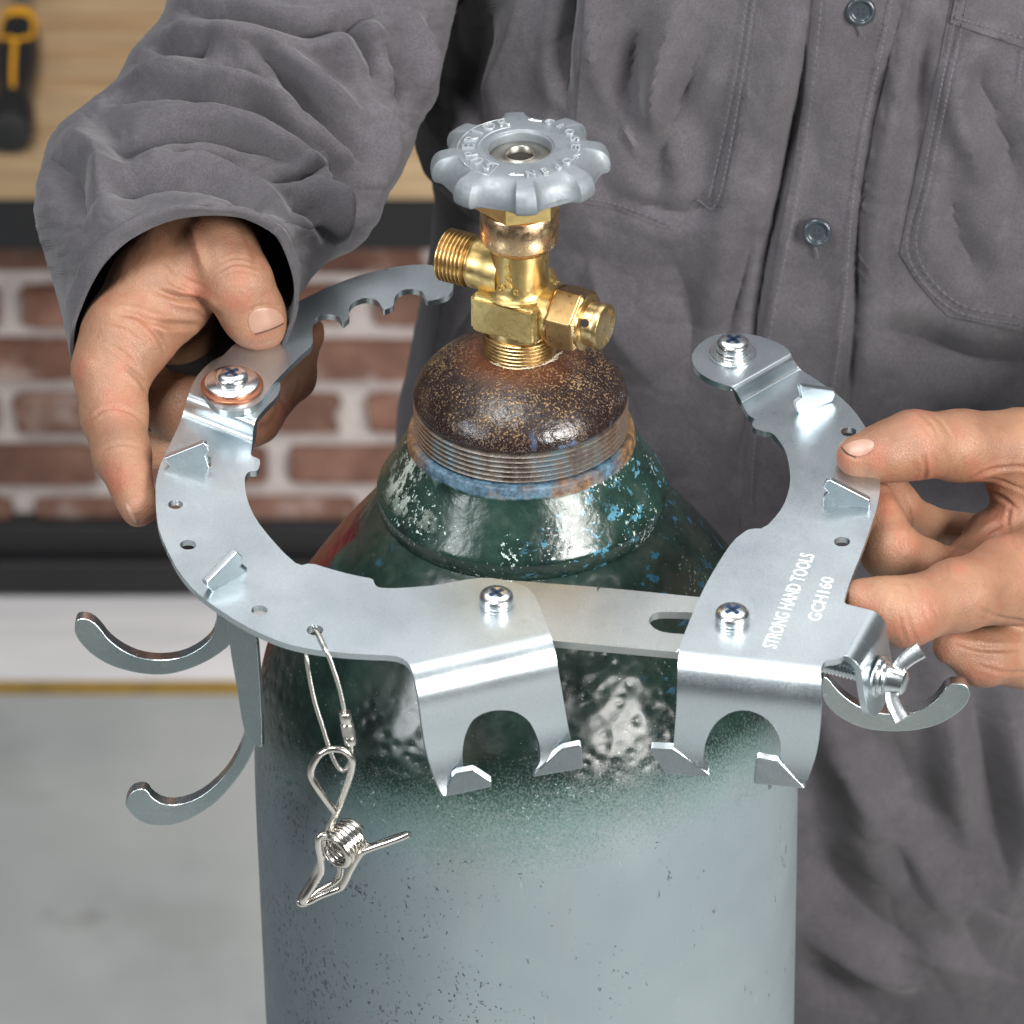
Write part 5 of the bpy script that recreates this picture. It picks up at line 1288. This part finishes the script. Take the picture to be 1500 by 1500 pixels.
HL = [
    ([(1900, 470, 150, 110), (1760, 600, 80, 92), (1660, 680, 45, 92), (1570, 760, 20, 95), (1510, 830, 5, 82)], 8, 6),
    ([(1640, 690, 40, 80), (1540, 690, 15, 66), (1500, 700, 5, 58)], 7, 6),
    ([(1600, 680, 20, 62), (1500, 655, -2, 55), (1405, 653, -18, 49), (1338, 652, -30, 47), (1296, 663, -34, 40), (1256, 669, -36, 31)], 6, 5),
    ([(1520, 760, 8, 60), (1452, 790, 5, 40), (1420, 818, -6, 30), (1404, 828, -18, 27)], 4, 4),
    ([(1560, 720, 30, 44), (1450, 790, 40, 34), (1352, 770, 20, 30), (1316, 738, 4, 28), (1300, 700, -6, 24)], 2, 4),
    ([(1520, 830, 5, 55), (1430, 848, -10, 38), (1350, 826, -28, 36), (1305, 808, -34, 42), (1290, 765, -28, 33), (1286, 730, -24, 25)], 2, 4),
    ([(1540, 840, -5, 78), (1480, 850, -38, 62), (1405, 872, -64, 49), (1328, 896, -80, 47), (1292, 886, -84, 38), (1262, 877, -84, 29)], 3.5, 5),
    ([(1540, 880, 15, 70), (1500, 950, -6, 56), (1440, 962, -26, 40), (1392, 948, -36, 26)], 3.5, 5),
]
CL = [([(1352, 668), (1356, 684), (1355, 696), (1350, 706)], 3.2, -1.3), ([(1340, 610), (1352, 625), (1366, 640)], 2.2, -.45), ([(1350, 606), (1366, 622), (1378, 644)], 2.2, -.45), ([(1364, 606), (1380, 620), (1396, 645)], 2.2, -.4), ([(1366, 662), (1372, 680), (1366, 694)], 2.4, -.5), ([(1384, 655), (1392, 676), (1384, 694)], 2.4, -.4), ([(1402, 655), (1412, 680), (1404, 700)], 2.4, -.35),
      ([(1418, 706), (1448, 690), (1490, 684), (1520, 690)], 3, -1.1), ([(1426, 716), (1462, 726), (1492, 748)], 3, -1.1), ([(1440, 700), (1470, 706), (1510, 724)], 2.6, -.8), ([(1470, 768), (1450, 776), (1436, 792)], 4, -1.2), ([(1480, 740), (1476, 770), (1490, 800)], 3.2, -.9),
      ([(1326, 890), (1332, 915), (1342, 940)], 2.6, -.6), ([(1316, 895), (1320, 918), (1328, 942)], 2.4, -.45), ([(1352, 888), (1358, 910), (1364, 930)], 2.6, -.6), ([(1364, 880), (1374, 904), (1380, 922)], 2.4, -.4), ([(1300, 860), (1304, 880), (1300, 900)], 2.4, -.4), ([(1330, 850), (1338, 868), (1334, 880)], 3, -.6), ([(1324, 782), (1320, 796), (1326, 806)], 3, -1.2), ([(1326, 730), (1334, 756), (1332, 778)], 3.4, -.9), ([(1384, 822), (1388, 840), (1380, 856)], 3, -.8), ([(1430, 890), (1470, 906), (1520, 912)], 3, -.8), ([(1400, 940), (1440, 950), (1500, 950)], 4, -1.2), ([(1430, 975), (1470, 985), (1510, 985)], 3, -.8),
      ([(1230, 655), (1244, 667), (1262, 671), (1278, 660), (1282, 650)], 2.4, -.45), ([(1395, 812), (1410, 800), (1428, 802)], 3, -.5)]
V1, F1 = build_hand(HR); V1 = relax(V1, F1, 3); V1, N1 = creases(V1, F1, CR)
V2, F2 = build_hand(HL); V2 = relax(V2, F2, 3); V2, N2 = creases(V2, F2, CL)
px, py, _ = project(V1); V1 = V1 + N1 * (.18 * vnoise(px / 14, py / 14, 31, 3) + .4 * vnoise(px / 60, py / 60, 33, 2))[:, None]
px, py, _ = project(V2); V2 = V2 + N2 * (.18 * vnoise(px / 14, py / 14, 32, 3) + .4 * vnoise(px / 60, py / 60, 34, 2))[:, None]
# upper arms and chest, hidden by the shirt, complete the figure
core = [tube(catmull([Q(420, 120, 95), Q(520, -60, 150), Vector((30, 300, 210))], 8), [23] * 8 + [30] * 9, 24), tube(catmull([Q(1900, 470, 150), Q(1900, 200, 190), Vector((250, 300, 210))], 8), [28] * 8 + [34] * 9, 24),
        tube(catmull([Vector((140, 262, 215)), Vector((140, 262, 60)), Vector((135, 275, -150)), Vector((130, 300, -480))], 8), [60] * 8 + [86] * 8 + [80] * 9, 40)]
cV, cF = merge(core); VV = V1.tolist() + V2.tolist() + [tuple(v) for v in cV]
FF = F1.tolist() + (F2 + len(V1)).tolist() + [tuple(i + len(V1) + len(V2) for i in f) for f in cF]
sk = Mat("skin", (0.46, 0.27, 0.165, 1), .42); sk.set(sk.b, "Subsurface Weight", .12); sk.set(sk.b, "Subsurface Radius", (1, .35, .2)); sk.set(sk.b, "Subsurface Scale", .004)
n1 = sk.noise(28, 4, .6); n2 = sk.noise(90, 4, .6); n3 = sk.noise(700, 4, .65)
c = sk.mix(sk.ramp(n1, [(.35, 0), (.65, 1)]), (0.315, 0.168, 0.098, 1), (0.205, 0.100, 0.058, 1)); c = sk.mix(sk.math('MULTIPLY', sk.ramp(n2, [(.5, 0), (.72, 1)]), .55), c, (0.30, 0.10, 0.062, 1))
cv = sk.math('MINIMUM', sk.voro(260, 'DISTANCE_TO_EDGE', sk.mapping((1, 1, .45), sk.noise(40, 2, .5, None, 0, True) if False else None, (0, 0, 0), (.3, .5, .3))), .06)
c = sk.mix(sk.math('MULTIPLY', sk.rmap(cv, 0, .05, 1, 0), .22), c, (0.22, 0.10, 0.06, 1))
c = sk.mix(sk.math('MULTIPLY', sk.ramp(n3, [(.3, 1), (.5, 0)]), .3), c, (0.22, 0.11, 0.065, 1))
at_ = sk.N.new("ShaderNodeAttribute"); at_.attribute_name = "flush"
c = sk.mix(sk.math('MULTIPLY', sk.math('MULTIPLY', at_.outputs['Fac'], .6), sk.rmap(n2, .3, .6)), c, (0.32, 0.105, 0.065, 1))
sk.set(sk.b, "Base Color", c); sk.set(sk.b, "Roughness", sk.rmap(n3, .3, .7, .44, .58))
vv = sk.voro(950, 'DISTANCE_TO_EDGE', sk.mapping((1, 1, .6), None, (0, 0, 0), (0, .5, .3)))
sk.bump(sk.math('ADD', sk.math('MULTIPLY', sk.math('MINIMUM', vv, .15), 2.4), n3), .29, .75)
me = mesh(VV, FF, True, None)
FLP = [(380, 505, 34), (345, 440, 22), (350, 405, 20), (208, 760, 30), (170, 700, 26), (160, 600, 26), (235, 462, 30), (185, 545, 24), (120, 540, 18), (300, 600, 30), (440, 590, 40), (462, 490, 20), (290, 430, 26),
       (1236, 676, 24), (1285, 660, 24), (1352, 690, 22), (1345, 612, 20), (1335, 925, 34), (1370, 905, 22), (1252, 880, 22), (1305, 745, 30), (1400, 825, 22), (1450, 715, 34), (1320, 800, 22), (1440, 985, 30), (1470, 780, 30)]
pa = np.array([v for v in V1.tolist() + V2.tolist()]); px, py, _ = project(pa); fl_v = np.zeros(len(VV))
for (x_, y_, r_) in FLP: fl_v[:len(pa)] = np.maximum(fl_v[:len(pa)], np.exp(-((px - x_) ** 2 + (py - y_) ** 2) / (r_ * r_)))
at = me.attributes.new("flush", 'FLOAT', 'POINT'); at.data.foreach_set("value", fl_v.astype(np.float32))
body = link("body", me, sk.m, man)
T1 = BVHTree.FromPolygons([Vector(v) for v in V1.tolist()], F1.tolist()); T2 = BVHTree.FromPolygons([Vector(v) for v in V2.tolist()], F2.tolist())
nail = Mat("nail", (0.50, 0.29, 0.22, 1), .42); nn = nail.noise(120, 3); nail.set(nail.b, "Base Color", nail.mix(nn, (0.33, 0.175, 0.125, 1), (0.30, 0.185, 0.135, 1)))
def fingernail(tree, outl, lift=.28):
    def f(px, py):
        p = on(tree, px, py, lift); return p if p is not None else on(tree, *(np.array([px, py]) * .97 + np.array(outl).mean(0) * .03), lift) or Q(px, py, 0)
    o = link("fingernail", plate([tuple(p) for p in chaikin(outl, 1)], [], f, .7, 3, 4, None, 80), nail.m, body); bevel(o, .25, 2, 50); return o
fingernail(T1, [(363, 474), (364, 462), (374, 453), (388, 450), (402, 452), (412, 459), (417, 467), (415, 473), (404, 479), (388, 484), (374, 489), (367, 485)])
fingernail(T1, [(183, 737), (189, 740), (196, 752), (202, 768), (197, 766), (189, 755)])
fingernail(T2, [(1233, 654), (1246, 647), (1262, 643), (1276, 644), (1281, 650), (1278, 659), (1268, 666), (1254, 669), (1242, 664)])
drt = Mat("nail_dirt", (0.05, .03, .02, 1), .8).m
for tr, pts in ((T1, [(374, 490), (388, 486), (404, 480), (415, 474)]), (T2, [(1232, 655), (1240, 664), (1253, 670)])):
    q = [on(tr, x_, y_, .25) for x_, y_ in pts]
    if None not in q: link("nail_edge", mesh(*tube(catmull(q, 5), .22, 6)), drt, body)
